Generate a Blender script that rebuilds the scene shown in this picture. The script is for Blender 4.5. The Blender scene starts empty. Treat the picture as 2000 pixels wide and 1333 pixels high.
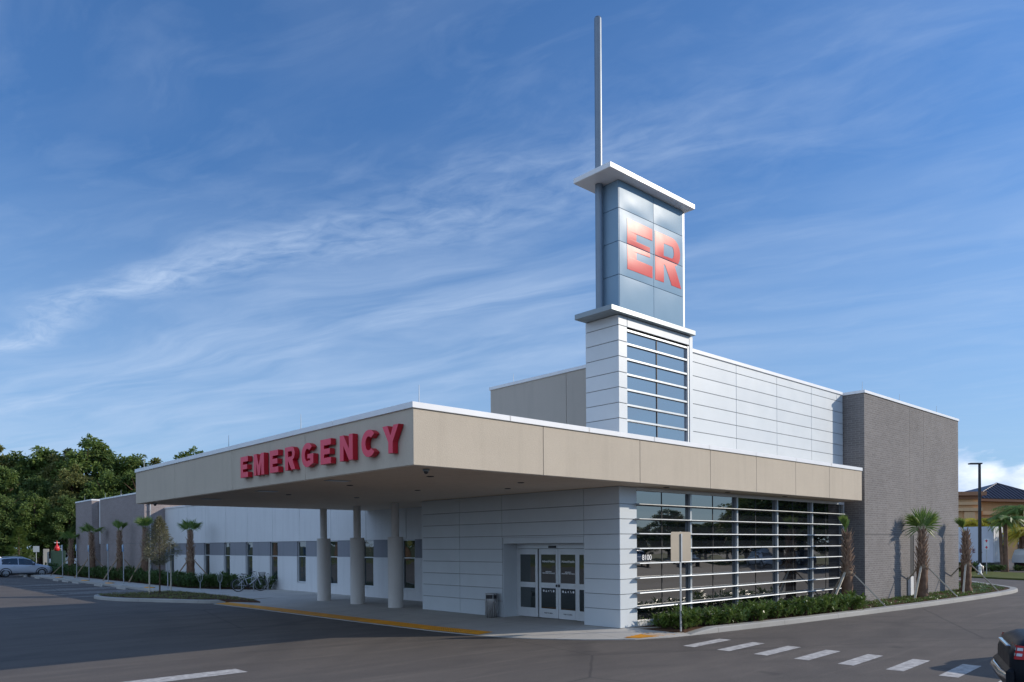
import bpy, math, random
from mathutils import Vector, Matrix
R = math.radians
scene = bpy.context.scene
col = scene.collection

# ------------------------------------------------------------------ helpers
def tag(o, label=None, cat=None, group=None, kind=None):
    if label: o['label'] = label
    if cat: o['category'] = cat
    if group: o['group'] = group
    if kind: o['kind'] = kind
    return o

def empty(name, loc=(0, 0, 0), rz=0.0, parent=None):
    o = bpy.data.objects.new(name, None); col.objects.link(o)
    o.location = loc; o.rotation_euler = (0, 0, rz); o.empty_display_size = .2
    if parent: o.parent = parent
    return o

def kids(o): return [c for c in bpy.data.objects if c.parent == o]

def copy_tree(o, parent=None):
    c = o.copy(); col.objects.link(c)
    if parent is not None: c.parent = parent
    for ch in kids(o): copy_tree(ch, c)
    return c

class MB:
    """mesh builder; one build() = one mesh object"""
    def __init__(s): s.v = []; s.f = []; s.m = []; s.s = []
    def face(s, pts, m=0, sm=False):
        b = len(s.v); s.v += [tuple(p) for p in pts]; s.f.append(tuple(range(b, b + len(pts)))); s.m.append(m); s.s.append(sm)
    def grid(s, rows, m=0, sm=True, close=False):
        b = len(s.v); n = len(rows[0])
        for r in rows: s.v += [tuple(p) for p in r]
        for i in range(len(rows) - 1):
            for j in range(n if close else n - 1):
                k = (j + 1) % n
                s.f.append((b + i*n + j, b + i*n + k, b + (i+1)*n + k, b + (i+1)*n + j)); s.m.append(m); s.s.append(sm)
        return b
    def box(s, x0, x1, y0, y1, z0, z1, m=0, bev=0.0):
        if bev > 0:
            return s.bevbox(x0, x1, y0, y1, z0, z1, m, bev)
        P = [(x0,y0,z0),(x1,y0,z0),(x1,y1,z0),(x0,y1,z0),(x0,y0,z1),(x1,y0,z1),(x1,y1,z1),(x0,y1,z1)]
        b = len(s.v); s.v += P
        for q in ((0,3,2,1),(4,5,6,7),(0,1,5,4),(1,2,6,5),(2,3,7,6),(3,0,4,7)):
            s.f.append(tuple(b+i for i in q)); s.m.append(m); s.s.append(False)
    def bevbox(s, x0, x1, y0, y1, z0, z1, m, e):
        b = len(s.v); idx = {}
        X, Y, Z = (x0, x1), (y0, y1), (z0, z1)
        def p(i, j, k, ax):
            key = (i, j, k, ax)
            if key not in idx:
                q = [X[i], Y[j], Z[k]]
                for a, (t, lo) in enumerate(((i, 0), (j, 0), (k, 0))):
                    if a != ax: q[a] += e if t == 0 else -e
                idx[key] = len(s.v); s.v.append(tuple(q))
            return idx[key]
        def F(l):
            s.f.append(tuple(l)); s.m.append(m); s.s.append(False)
        for i in (0, 1):
            F([p(i,0,0,0),p(i,1,0,0),p(i,1,1,0),p(i,0,1,0)][::(1 if i else -1)])
            F([p(0,i,0,1),p(1,i,0,1),p(1,i,1,1),p(0,i,1,1)][::(-1 if i else 1)])
            F([p(0,0,i,2),p(1,0,i,2),p(1,1,i,2),p(0,1,i,2)][::(1 if i else -1)])
        for i in (0, 1):
            for j in (0, 1):
                a = [p(i,j,0,0),p(i,j,1,0),p(i,j,1,1),p(i,j,0,1)]; F(a if i != j else a[::-1])
                a = [p(i,0,j,0),p(i,1,j,0),p(i,1,j,2),p(i,0,j,2)]; F(a if i == j else a[::-1])
                a = [p(0,i,j,1),p(1,i,j,1),p(1,i,j,2),p(0,i,j,2)]; F(a if i != j else a[::-1])
                for k in (0, 1):
                    a = [p(i,j,k,0),p(i,j,k,1),p(i,j,k,2)]; F(a if (i+j+k) % 2 else a[::-1])
    def prism(s, pts, z0, z1, m=0, bottom=False):
        a = sum(pts[i][0]*pts[(i+1) % len(pts)][1] - pts[(i+1) % len(pts)][0]*pts[i][1] for i in range(len(pts)))
        if a < 0: pts = pts[::-1]
        n = len(pts)
        s.face([(x, y, z1) for x, y in pts], m)
        if bottom: s.face([(x, y, z0) for x, y in pts[::-1]], m)
        if z1 > z0:
            for i in range(n):
                (x0, y0), (x1, y1) = pts[i], pts[(i+1) % n]
                s.face([(x0,y0,z0),(x1,y1,z0),(x1,y1,z1),(x0,y0,z1)], m)
    def tube(s, P, r, n=8, m=0, cap=True, sm=True):
        P = [Vector(p) for p in P]
        if not hasattr(r, '__len__'): r = [r]*len(P)
        rows = []; prev = None
        for i, p in enumerate(P):
            d = (P[min(i+1, len(P)-1)] - P[max(i-1, 0)]).normalized()
            if prev is None:
                a = d.orthogonal().normalized()
            else:
                a = (prev - d*prev.dot(d)); a = a.normalized() if a.length > 1e-5 else d.orthogonal().normalized()
            prev = a; b = d.cross(a)
            rows.append([p + (a*math.cos(2*math.pi*j/n) + b*math.sin(2*math.pi*j/n))*r[i] for j in range(n)])
        s.grid(rows, m, sm, True)
        if cap:
            s.face(rows[0][::-1], m); s.face(rows[-1], m)
    def bar(s, p0, p1, w, h, m=0):
        p0, p1 = Vector(p0), Vector(p1); d = (p1-p0).normalized()
        a = d.cross(Vector((0,0,1)))
        a = a.normalized() if a.length > 1e-4 else Vector((1,0,0)); b = a.cross(d)
        q = [a*w/2+b*h/2, -a*w/2+b*h/2, -a*w/2-b*h/2, a*w/2-b*h/2]
        s.grid([[p0+x for x in q], [p1+x for x in q]], m, False, True)
        s.face([p0+x for x in q[::-1]], m); s.face([p1+x for x in q], m)
    def lathe(s, prof, c=(0,0,0), n=24, m=0, sm=True, axis='z'):
        rows = []
        for r, z in prof:
            row = []
            for j in range(n):
                a = 2*math.pi*j/n
                if axis == 'z': row.append((c[0]+r*math.cos(a), c[1]+r*math.sin(a), c[2]+z))
                elif axis == 'y': row.append((c[0]+r*math.cos(a), c[1]-z, c[2]+r*math.sin(a)))
                else: row.append((c[0]+z, c[1]+r*math.cos(a), c[2]+r*math.sin(a)))
            rows.append(row)
        s.grid(rows, m, sm, True)
    def torus(s, c, R1, r, axis='y', n=28, k=8, m=0):
        rows = []
        for i in range(n+1):
            a = 2*math.pi*i/n; row = []
            for j in range(k):
                b = 2*math.pi*j/k; q = R1 + r*math.cos(b); w = r*math.sin(b)
                x, y, z = (q*math.cos(a), w, q*math.sin(a)) if axis == 'y' else (q*math.cos(a), q*math.sin(a), w)
                row.append((c[0]+x, c[1]+y, c[2]+z))
            rows.append(row)
        s.grid(rows, m, True, True)
    def build(s, name, mats, parent=None, loc=None, weld=False):
        me = bpy.data.meshes.new(name); me.from_pydata(s.v, [], s.f)
        for mt in (mats if isinstance(mats, (list, tuple)) else [mats]): me.materials.append(mt)
        me.polygons.foreach_set('material_index', s.m)
        me.polygons.foreach_set('use_smooth', s.s)
        uv = me.uv_layers.new(name='UV').data
        if len(s.f) < 60000:
            for p in me.polygons:
                nx, ny, nz = (abs(c) for c in p.normal)
                for li in p.loop_indices:
                    x, y, z = me.vertices[me.loops[li].vertex_index].co
                    uv[li].uv = (x, y) if nz >= nx and nz >= ny else ((y, z) if nx > ny else (x, z))
        me.update()
        o = bpy.data.objects.new(name, me); col.objects.link(o)
        if parent: o.parent = parent
        if loc: o.location = loc
        return o

# ------------------------------------------------------------------ materials
def srgb(r, g, b):
    f = lambda c: (c/255/12.92) if c/255 <= .04045 else ((c/255+.055)/1.055)**2.4
    return (f(r), f(g), f(b), 1)

def rgba(c): return tuple(c) + ((1,) if len(c) == 3 else ())

class NT:
    def __init__(s, tree): s.t = tree; s.n = tree.nodes; s.l = tree.links
    def add(s, typ, **kw):
        n = s.n.new(typ)
        for k, v in kw.items():
            if k.startswith('i_'):
                key = k[2:].replace('_', ' '); s.put(n.inputs[key], v)
            else: setattr(n, k, v)
        return n
    def put(s, inp, v):
        if hasattr(v, 'is_output') or isinstance(v, bpy.types.NodeSocket): s.l.new(v, inp)
        else: inp.default_value = v
    def math(s, op, a, b=0.0, clamp=False):
        n = s.n.new('ShaderNodeMath'); n.operation = op; n.use_clamp = clamp
        s.put(n.inputs[0], a); s.put(n.inputs[1], b); return n.outputs[0]
    def mix(s, f, a, b, typ='MIX'):
        n = s.n.new('ShaderNodeMix'); n.data_type = 'RGBA'; n.blend_type = typ
        s.put(n.inputs[0], f); s.put(n.inputs[6], a); s.put(n.inputs[7], b); return n.outputs[2]
    def noise(s, vec, scale, detail=4, rough=.5, dist=0, out='Fac'):
        n = s.add('ShaderNodeTexNoise'); s.put(n.inputs['Vector'], vec)
        n.inputs['Scale'].default_value = scale; n.inputs['Detail'].default_value = detail
        n.inputs['Roughness'].default_value = rough; n.inputs['Distortion'].default_value = dist
        return n.outputs[out]
    def ramp(s, f, lo, hi):
        n = s.n.new('ShaderNodeMapRange'); n.clamp = True; s.put(n.inputs[0], f)
        n.inputs[1].default_value = lo; n.inputs[2].default_value = hi; return n.outputs[0]
    def mapv(s, vec, scale=(1,1,1), rot=(0,0,0), loc=(0,0,0)):
        n = s.n.new('ShaderNodeMapping'); s.put(n.inputs[0], vec)
        n.inputs['Scale'].default_value = scale; n.inputs['Rotation'].default_value = rot; n.inputs['Location'].default_value = loc
        return n.outputs[0]

def newmat(name):
    m = bpy.data.materials.new(name); m.use_nodes = True
    t = NT(m.node_tree); b = m.node_tree.nodes['Principled BSDF']
    return m, t, b

def mat(name, c1, c2=None, scale=3.0, rough=.6, metal=0.0, bump=0.0, bscale=60.0, spec=.5, detail=5, coat=0, mp=(1,1,1), rvar=0.08):
    m, t, b = newmat(name); tc = t.add('ShaderNodeTexCoord').outputs['Object']
    c1 = rgba(c1); c2 = rgba(c2) if c2 else tuple(x*.85 for x in c1[:3]) + (1,)
    v = t.mapv(tc, mp)
    f = t.ramp(t.noise(v, scale, detail, .6), .3, .7)
    t.put(b.inputs['Base Color'], t.mix(f, c1, c2))
    t.put(b.inputs['Roughness'], t.math('ADD', t.math('MULTIPLY', t.noise(v, scale*2.3, 3), rvar*2), rough - rvar, True))
    b.inputs['Metallic'].default_value = metal
    b.inputs['Specular IOR Level'].default_value = spec
    b.inputs['Coat Weight'].default_value = coat; b.inputs['Coat Roughness'].default_value = .05
    if bump:
        bp = t.add('ShaderNodeBump'); bp.inputs['Strength'].default_value = bump; bp.inputs['Distance'].default_value = .01
        t.put(bp.inputs['Height'], t.noise(tc, bscale, 4, .6)); t.put(b.inputs['Normal'], bp.outputs[0])
    return m

def m_stucco(name, c, dirt=.10):
    m, t, b = newmat(name); tc = t.add('ShaderNodeTexCoord').outputs['Object']
    a = t.ramp(t.noise(tc, .7, 5, .65), .3, .75); g = t.ramp(t.noise(tc, 34, 3, .7), .25, .75)
    st = t.ramp(t.noise(t.mapv(tc, (2.2, 2.2, .22)), 1.5, 4, .6), .48, .8)
    c = rgba(c); d = tuple(x*(1-dirt) for x in c[:3]) + (1,)
    x = t.mix(a, c, d); x = t.mix(t.math('MULTIPLY', g, .30), x, tuple(k*.62 for k in c[:3]) + (1,))
    x = t.mix(t.math('MULTIPLY', st, .26), x, tuple(k*.6 for k in c[:3]) + (1,))
    t.put(b.inputs['Base Color'], x); b.inputs['Roughness'].default_value = .92; b.inputs['Specular IOR Level'].default_value = .2
    bp = t.add('ShaderNodeBump'); bp.inputs['Strength'].default_value = .55; bp.inputs['Distance'].default_value = .012
    t.put(bp.inputs['Height'], t.noise(tc, 40, 4, .7)); t.put(b.inputs['Normal'], bp.outputs[0])
    return m

def m_brick(name, c1, c2, mortar, w=.40, h=.0667*1.5, msz=.012):
    m, t, b = newmat(name); uv = t.add('ShaderNodeTexCoord').outputs['UV']; ob = t.add('ShaderNodeTexCoord').outputs['Object']
    n = t.add('ShaderNodeTexBrick'); t.put(n.inputs['Vector'], uv)
    n.inputs['Scale'].default_value = 1; n.inputs['Brick Width'].default_value = w; n.inputs['Row Height'].default_value = h
    n.inputs['Mortar Size'].default_value = msz; n.inputs['Mortar Smooth'].default_value = .2; n.inputs['Bias'].default_value = 0
    n.inputs['Color1'].default_value = rgba(c1); n.inputs['Color2'].default_value = rgba(c2); n.inputs['Mortar'].default_value = rgba(mortar)
    g = t.ramp(t.noise(ob, .5, 5, .65), .3, .75); f = t.ramp(t.noise(ob, 25, 3, .6), .2, .8)
    x = t.mix(t.math('MULTIPLY', g, .45), n.outputs['Color'], rgba(tuple(k*.6 for k in c1)))
    stn = t.ramp(t.noise(t.mapv(ob, (1.4, 1.4, .12)), 1.0, 4, .6), .5, .75)
    x = t.mix(t.math('MULTIPLY', stn, .22), x, (.30, .28, .265, 1))
    x = t.mix(t.math('MULTIPLY', f, .18), x, (.62, .58, .55, 1))
    t.put(b.inputs['Base Color'], x); b.inputs['Roughness'].default_value = .88; b.inputs['Specular IOR Level'].default_value = .25
    bp = t.add('ShaderNodeBump'); bp.inputs['Strength'].default_value = .6; bp.inputs['Distance'].default_value = .01; bp.invert = True
    t.put(bp.inputs['Height'], n.outputs['Fac']); t.put(b.inputs['Normal'], bp.outputs[0])
    return m

def m_asphalt():
    m, t, b = newmat('asphalt'); tc = t.add('ShaderNodeTexCoord').outputs['Object']
    big = t.ramp(t.noise(t.mapv(tc, (1, 1, 1)), .09, 6, .62, .4), .35, .68)
    med = t.ramp(t.noise(t.mapv(tc, (.5, 2.2, 1), (0, 0, R(4))), .45, 6, .7, .6), .40, .72)
    fine = t.noise(tc, 28, 3, .75); grit = t.noise(tc, 140, 2, .7)
    x = t.mix(big, (.094, .079, .069, 1), (.134, .113, .097, 1))
    x = t.mix(t.math('MULTIPLY', med, .6), x, (.176, .147, .123, 1))
    # worn tan dust swept by tyres
    sw = t.ramp(t.noise(t.mapv(tc, (.25, 3.2, 1), (0, 0, R(-22))), .55, 5, .65, 1.2), .56, .74)
    x = t.mix(t.math('MULTIPLY', sw, .70), x, (.205, .172, .142, 1))
    pt = t.ramp(t.noise(t.mapv(tc, (.6, 1, 1), (0, 0, R(30)), (4, 9, 0)), .22, 3, .5), .56, .60)
    x = t.mix(t.math('MULTIPLY', pt, .22), x, (.055, .05, .048, 1))
    x = t.mix(t.math('MULTIPLY', t.ramp(fine, .3, .72), .52), x, (.045, .042, .042, 1))
    x = t.mix(t.math('MULTIPLY', t.ramp(grit, .52, .72), .45), x, (.30, .28, .26, 1))
    # arcs left by turning tyres
    for (cx, cy, sc, th, am) in ((2, -9, .55, .965, .35), (26, -6, .42, .97, .30), (-12, 30, .30, .96, .25)):
        vm = t.add('ShaderNodeVectorMath'); vm.operation = 'DISTANCE'; t.put(vm.inputs[0], t.mix(.03, tc, t.noise(tc, .25, 2, .5, 0, 'Color'))); vm.inputs[1].default_value = (cx, cy, 0)
        rg = t.ramp(t.math('SINE', t.math('MULTIPLY', vm.outputs['Value'], sc*6.283)), th-.25, 1.0)
        x = t.mix(t.math('MULTIPLY', t.math('MULTIPLY', rg, t.ramp(t.noise(tc, .14, 4, .6), .42, .62)), am), x, (.05, .044, .042, 1))
    # crack lines and oil spots
    vr = t.add('ShaderNodeTexVoronoi'); vr.feature = 'DISTANCE_TO_EDGE'
    t.put(vr.inputs['Vector'], t.mix(.06, tc, t.noise(tc, .8, 4, .6, 0, 'Color'))); vr.inputs['Scale'].default_value = .085
    cr = t.math('SUBTRACT', 1.0, t.ramp(vr.outputs['Distance'], .0006, .0028))
    x = t.mix(t.math('MULTIPLY', cr, .5), x, (.03, .028, .028, 1))
    oil = t.ramp(t.noise(tc, .9, 2, .5), .70, .78)
    x = t.mix(t.math('MULTIPLY', oil, .45), x, (.035, .033, .033, 1))
    t.put(b.inputs['Base Color'], x); b.inputs['Roughness'].default_value = .87; b.inputs['Specular IOR Level'].default_value = .35
    bp = t.add('ShaderNodeBump'); bp.inputs['Strength'].default_value = .5; bp.inputs['Distance'].default_value = .012
    t.put(bp.inputs['Height'], t.noise(tc, 55, 5, .8)); t.put(b.inputs['Normal'], bp.outputs[0])
    return m

def m_concrete(name, c, joint=1.5):
    m, t, b = newmat(name); tc = t.add('ShaderNodeTexCoord').outputs['Object']; uv = t.add('ShaderNodeTexCoord').outputs['UV']
    c = rgba(c); k = lambda f: tuple(q*f for q in c[:3]) + (1,)
    x = t.mix(t.ramp(t.noise(tc, .6, 6, .65), .3, .7), c, k(.80))
    x = t.mix(t.math('MULTIPLY', t.ramp(t.noise(tc, 30, 3, .7), .3, .8), .25), x, k(.55))
    x = t.mix(t.math('MULTIPLY', t.ramp(t.noise(tc, 2.2, 4, .6), .6, .75), .3), x, k(.6))
    n = t.add('ShaderNodeTexBrick'); t.put(n.inputs['Vector'], uv); n.offset = 0
    n.inputs['Scale'].default_value = 1; n.inputs['Brick Width'].default_value = joint; n.inputs['Row Height'].default_value = joint
    n.inputs['Mortar Size'].default_value = .010; n.inputs['Mortar Smooth'].default_value = .1
    x = t.mix(t.math('MULTIPLY', n.outputs['Fac'], .6), x, k(.3))
    t.put(b.inputs['Base Color'], x); b.inputs['Roughness'].default_value = .88; b.inputs['Specular IOR Level'].default_value = .3
    bp = t.add('ShaderNodeBump'); bp.inputs['Strength'].default_value = .4; bp.inputs['Distance'].default_value = .008
    t.put(bp.inputs['Height'], t.noise(tc, 60, 4, .7)); t.put(b.inputs['Normal'], bp.outputs[0])
    return m

def m_leaf(name, c1, c2, c3=None, scale=.6, trans=.25, rough=.5):
    m, t, b = newmat(name); g = t.add('ShaderNodeNewGeometry'); tc = t.add('ShaderNodeTexCoord').outputs['Object']
    oi = t.add('ShaderNodeObjectInfo').outputs['Random']
    f = t.ramp(t.noise(tc, scale, 3, .6), .32, .68); r = g.outputs['Random Per Island']
    x = t.mix(f, rgba(c1), rgba(c2)); x = t.mix(t.math('MULTIPLY', r, .75), x, rgba(c3 or c2))
    x = t.mix(t.math('MULTIPLY', oi, .35), x, rgba(tuple(q*.8 for q in c1)))
    t.put(b.inputs['Base Color'], x); b.inputs['Roughness'].default_value = rough; b.inputs['Specular IOR Level'].default_value = .35
    if trans:
        tr = t.add('ShaderNodeBsdfTranslucent'); t.put(tr.inputs[0], t.mix(.5, x, rgba(c3 or c2)))
        mx = t.add('ShaderNodeMixShader'); mx.inputs[0].default_value = trans
        t.l.new(b.outputs[0], mx.inputs[1]); t.l.new(tr.outputs[0], mx.inputs[2])
        t.l.new(mx.outputs[0], m.node_tree.nodes['Material Output'].inputs[0])
    return m

def m_glass(name, tint=(.012, .014, .018), ior=2.6, rough=.015, wav=.004, wscale=.55):
    m, t, b = newmat(name); tc = t.add('ShaderNodeTexCoord').outputs['Object']
    b.inputs['Base Color'].default_value = rgba(tint); b.inputs['IOR'].default_value = ior; b.inputs['Roughness'].default_value = rough
    bp = t.add('ShaderNodeBump'); bp.inputs['Strength'].default_value = 1; bp.inputs['Distance'].default_value = wav
    t.put(bp.inputs['Height'], t.noise(t.mapv(tc, (1, 1, 2.2)), wscale, 2, .5)); t.put(b.inputs['Normal'], bp.outputs[0])
    return m

M = {}
M['stucco'] = m_stucco('beige_stucco', (.56, .49, .395))
M['soffit'] = m_stucco('soffit_stucco', (.82, .69, .56), .05)
M['col'] = m_stucco('column_stucco', (.72, .69, .65))
M['panel'] = mat('white_panel', (.61, .65, .67), (.56, .60, .62), 1.2, .42, 0, .03, 4, .5)
_m, _t, _b = M['panel'], NT(M['panel'].node_tree), M['panel'].node_tree.nodes['Principled BSDF']
_c = _b.inputs['Base Color'].links[0].from_socket; _g = _t.add('ShaderNodeNewGeometry').outputs['Random Per Island']
_t.put(_b.inputs['Base Color'], _t.mix(_t.math('MULTIPLY', _g, .55), _c, (.51, .555, .585, 1)))
M['joint'] = mat('dark_joint', (.20, .20, .20), rough=.8)
M['wing'] = m_stucco('wing_white', (.72, .73, .735), .06)
M['band'] = m_stucco('wing_grey_band', (.27, .28, .31), .06)
M['beige2'] = m_stucco('upper_taupe', (.50, .45, .39), .05)
M['brick'] = m_brick('grey_brick', (.122, .114, .113), (.168, .158, .157), (.255, .248, .242), .30, .085, .010)
M['brick2'] = m_brick('grey_brick_far', (.24, .195, .19), (.29, .24, .235), (.38, .34, .33), .30, .085, .010)
M['coping'] = mat('white_coping', (.78, .79, .80), (.72, .73, .74), 1.5, .38, 0, .02, 8)
M['alu'] = mat('aluminium', (.43, .46, .48), (.38, .41, .43), 2, .36, .45)
M['greymetal'] = mat('grey_metal', (.25, .29, .31), (.21, .25, .27), 2, .38, .35)
M['polemetal'] = mat('pole_metal', (.19, .24, .29), (.17, .21, .26), 2, .36, .3)
M['glass'] = m_glass('tinted_glass')
M['glassT'] = m_glass('tower_glass', (.03, .055, .10), 3.6)
M['glassdoor'] = m_glass('door_glass', (.025, .035, .035), 2.2)
M['glasscar'] = m_glass('car_glass', (.015, .018, .02), 1.8, .02, .0)
M['frame'] = mat('door_frame', (.68, .70, .71), (.62, .64, .65), 2, .4, .3)
M['dark'] = mat('dark_plastic', (.02, .02, .022), rough=.5)
M['asphalt'] = m_asphalt()
M['concrete'] = m_concrete('concrete', (.52, .495, .455))
M['kerb'] = m_concrete('kerb_concrete', (.40, .39, .365), 3.0)
M['white'] = mat('road_white', (.62, .60, .57), (.27, .25, .24), 6.5, .8, 0, .3, 60, .3, 7)
M['yellow'] = mat('tactile_yellow', (.82, .34, .012), (.60, .25, .012), 2.5, .75, 0, .3, 60)
M['mulch'] = mat('mulch', (.060, .034, .022), (.11, .065, .042), 9, .95, 0, 1.0, 45, .1, 8)
M['grass'] = mat('grass', (.075, .10, .025), (.13, .13, .04), .8, .9, 0, 1.0, 30, .1, 8)
M['dirt'] = mat('field', (.05, .065, .02), (.09, .085, .035), .3, .95, 0, .6, 20, .1, 8)
M['bark'] = mat('bark', (.13, .085, .055), (.06, .04, .03), 7, .9, 0, .9, 30, .2, 6, 0, (1, 1, .3))
M['palmbark'] = mat('palm_bark', (.24, .15, .10), (.12, .07, .045), 9, .9, 0, .9, 40, .2, 6, 0, (1, 1, .4))
M['boot'] = mat('palm_boot', (.40, .28, .20), (.22, .145, .10), 8, .85, 0, .6, 40, .2)
M['lumber'] = mat('lumber', (.30, .22, .15), (.22, .155, .10), 6, .8, 0, .3, 50, .2, 5, 0, (1, 1, .2))
M['lumberW'] = mat('lumber_pale', (.62, .55, .44), (.48, .42, .33), 6, .8, 0, .3, 50, .2)
M['frond'] = m_leaf('palm_frond', (.09, .18, .035), (.15, .26, .055), (.25, .33, .09), 3, .3, .38)
M['leafA'] = m_leaf('leaf_dark', (.07, .13, .036), (.12, .19, .05), (.19, .235, .07), .25, .35)
M['leafB'] = m_leaf('leaf_mid', (.085, .15, .038), (.14, .21, .05), (.21, .265, .07), .25, .35)
M['leafC'] = m_leaf('leaf_olive', (.12, .155, .046), (.19, .21, .062), (.28, .255, .085), .25, .35)
M['leafY'] = m_leaf('leaf_yellow', (.50, .38, .02), (.62, .45, .03), (.35, .36, .04), 1.5)
M['oak'] = m_leaf('leaf_oak', (.19, .20, .11), (.27, .26, .15), (.34, .31, .20), 2)
M['shrub'] = m_leaf('shrub_leaf', (.065, .125, .02), (.10, .175, .03), (.19, .26, .07), 3, .25, .35)
M['hedge'] = m_leaf('hedge_leaf', (.045, .095, .022), (.07, .13, .03), (.11, .17, .05), 3, .2, .5)
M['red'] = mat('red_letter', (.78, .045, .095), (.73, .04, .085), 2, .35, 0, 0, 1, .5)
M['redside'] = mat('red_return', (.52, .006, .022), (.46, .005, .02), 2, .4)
M['erpanel'] = mat('sign_blue_panel', (.26, .385, .50), (.24, .365, .48), 1.5, .25, .0, 0, 8, .016, 4, 0, (1,1,1), .02)
M['erred'] = mat('sign_red_film', (.60, .045, .055), (.57, .04, .05), 1.5, .27, .0, 0, 8, .045, 4, 0, (1,1,1), .02)
M['steel'] = mat('stainless', (.50, .50, .50), (.42, .42, .42), 4, .28, .9, 0, 1, .5, 4, 0, (1, 1, .15))
M['galv'] = mat('galvanised', (.42, .44, .46), (.34, .36, .38), 5, .45, .6)
M['signback'] = mat('sign_back', (.40, .34, .26), (.36, .31, .24), 3, .5, .2)
M['white2'] = mat('white_paint', (.72, .73, .74), (.66, .67, .68), 2, .4)
M['rubber'] = mat('rubber', (.022, .022, .024), (.03, .03, .03), 6, .75)
M['blackpaint'] = mat('black_paint', (.010, .012, .018), (.008, .010, .014), 2, .42, 0, 0, 1, .16, 4, 0)
M['silverpaint'] = mat('silver_paint', (.52, .55, .60), (.51, .54, .59), 2, .34, .15, 0, 1, .5, 4, .5, (1,1,1), .01)
M['bluepaint'] = mat('blue_paint', (.02, .16, .38), (.02, .14, .34), 2, .3, 0, 0, 1, .5, 4, .6)
M['darkcar'] = mat('charcoal_paint', (.03, .035, .045), rough=.3, coat=.8)
M['lampred'] = mat('red_lens', (.42, .004, .008), (.30, .003, .006), 6, .25, 0, 0, 1, .3, 3, 0)
M['lampclear'] = mat('clear_lens', (.36, .40, .43), (.20, .22, .26), 18, .12, .3, 0, 1, .8, 3, 1.0)
M['chrome'] = mat('chrome', (.75, .76, .78), rough=.12, metal=1.0, rvar=.02)
M['tan'] = m_stucco('tan_stucco', (.66, .40, .20), .1)
M['tan2'] = m_stucco('brown_stucco', (.40, .21, .12), .1)
M['tantrim'] = m_stucco('tan_trim', (.74, .48, .26), .08)
M['roofmetal'] = mat('dark_metal_roof', (.055, .055, .075), (.075, .075, .095), 2, .45, .3)
M['trailer'] = mat('trailer_skin', (.66, .68, .74), (.60, .62, .68), 1, .4)
M['trailerW'] = mat('trailer_door', (.74, .74, .74), (.66, .66, .66), 1, .4)
M['lettr'] = mat('trailer_letter', (.16, .02, .03), rough=.5)
M['lettext'] = mat('white_vinyl', (.90,.91,.93), (.88,.89,.90), rough=.5)
M['green'] = mat('utility_green', (.02, .05, .035), rough=.5)
M['pole'] = mat('black_pole', (.018, .014, .014), (.028, .02, .02), 3, .4)
M['redsign'] = mat('red_sign', (.62, .02, .025), rough=.4)
M['light'] = mat('light_lens', (.55, .57, .60), rough=.35)

# ------------------------------------------------------------------ camera
F_PX, YAW, ROLL, PITCH, CYP, CAMH = 1493.504, -0.7436, 0.007, -0.004, 1070.618, 2.4
Rw = Vector((math.cos(YAW), math.sin(YAW), 0)); F0 = Vector((-math.sin(YAW), math.cos(YAW), 0)); U0 = Vector((0, 0, 1))
Fw = F0*math.cos(PITCH) + U0*math.sin(PITCH); U1 = U0*math.cos(PITCH) - F0*math.sin(PITCH)
Rt = Rw*math.cos(ROLL) - U1*math.sin(ROLL); Up = Rw*math.sin(ROLL) + U1*math.cos(ROLL)
cam = bpy.data.cameras.new('camera'); co = bpy.data.objects.new('camera', cam); col.objects.link(co)
mt = Matrix((Rt, Up, -Fw)).transposed().to_4x4(); mt.translation = (0, 0, CAMH); co.matrix_world = mt
cam.sensor_width = 36; cam.lens = F_PX/2000*36; cam.shift_x = 0; cam.shift_y = (CYP - 666.5)/2000
cam.clip_start = .1; cam.clip_end = 6000
scene.camera = co

# ------------------------------------------------------------------ sun and sky
SUN = Vector((1.74, -1.44, 1.0)).normalized()
sun_el = math.asin(SUN.z)
sl = bpy.data.lights.new('sun', 'SUN'); sl.energy = 3.0; sl.angle = R(.55); sl.color = (1.0, .90, .77)
so = bpy.data.objects.new('sun', sl); col.objects.link(so); so.rotation_euler = SUN.to_track_quat('Z', 'Y').to_euler()
so.location = (30, -30, 40)

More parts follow.
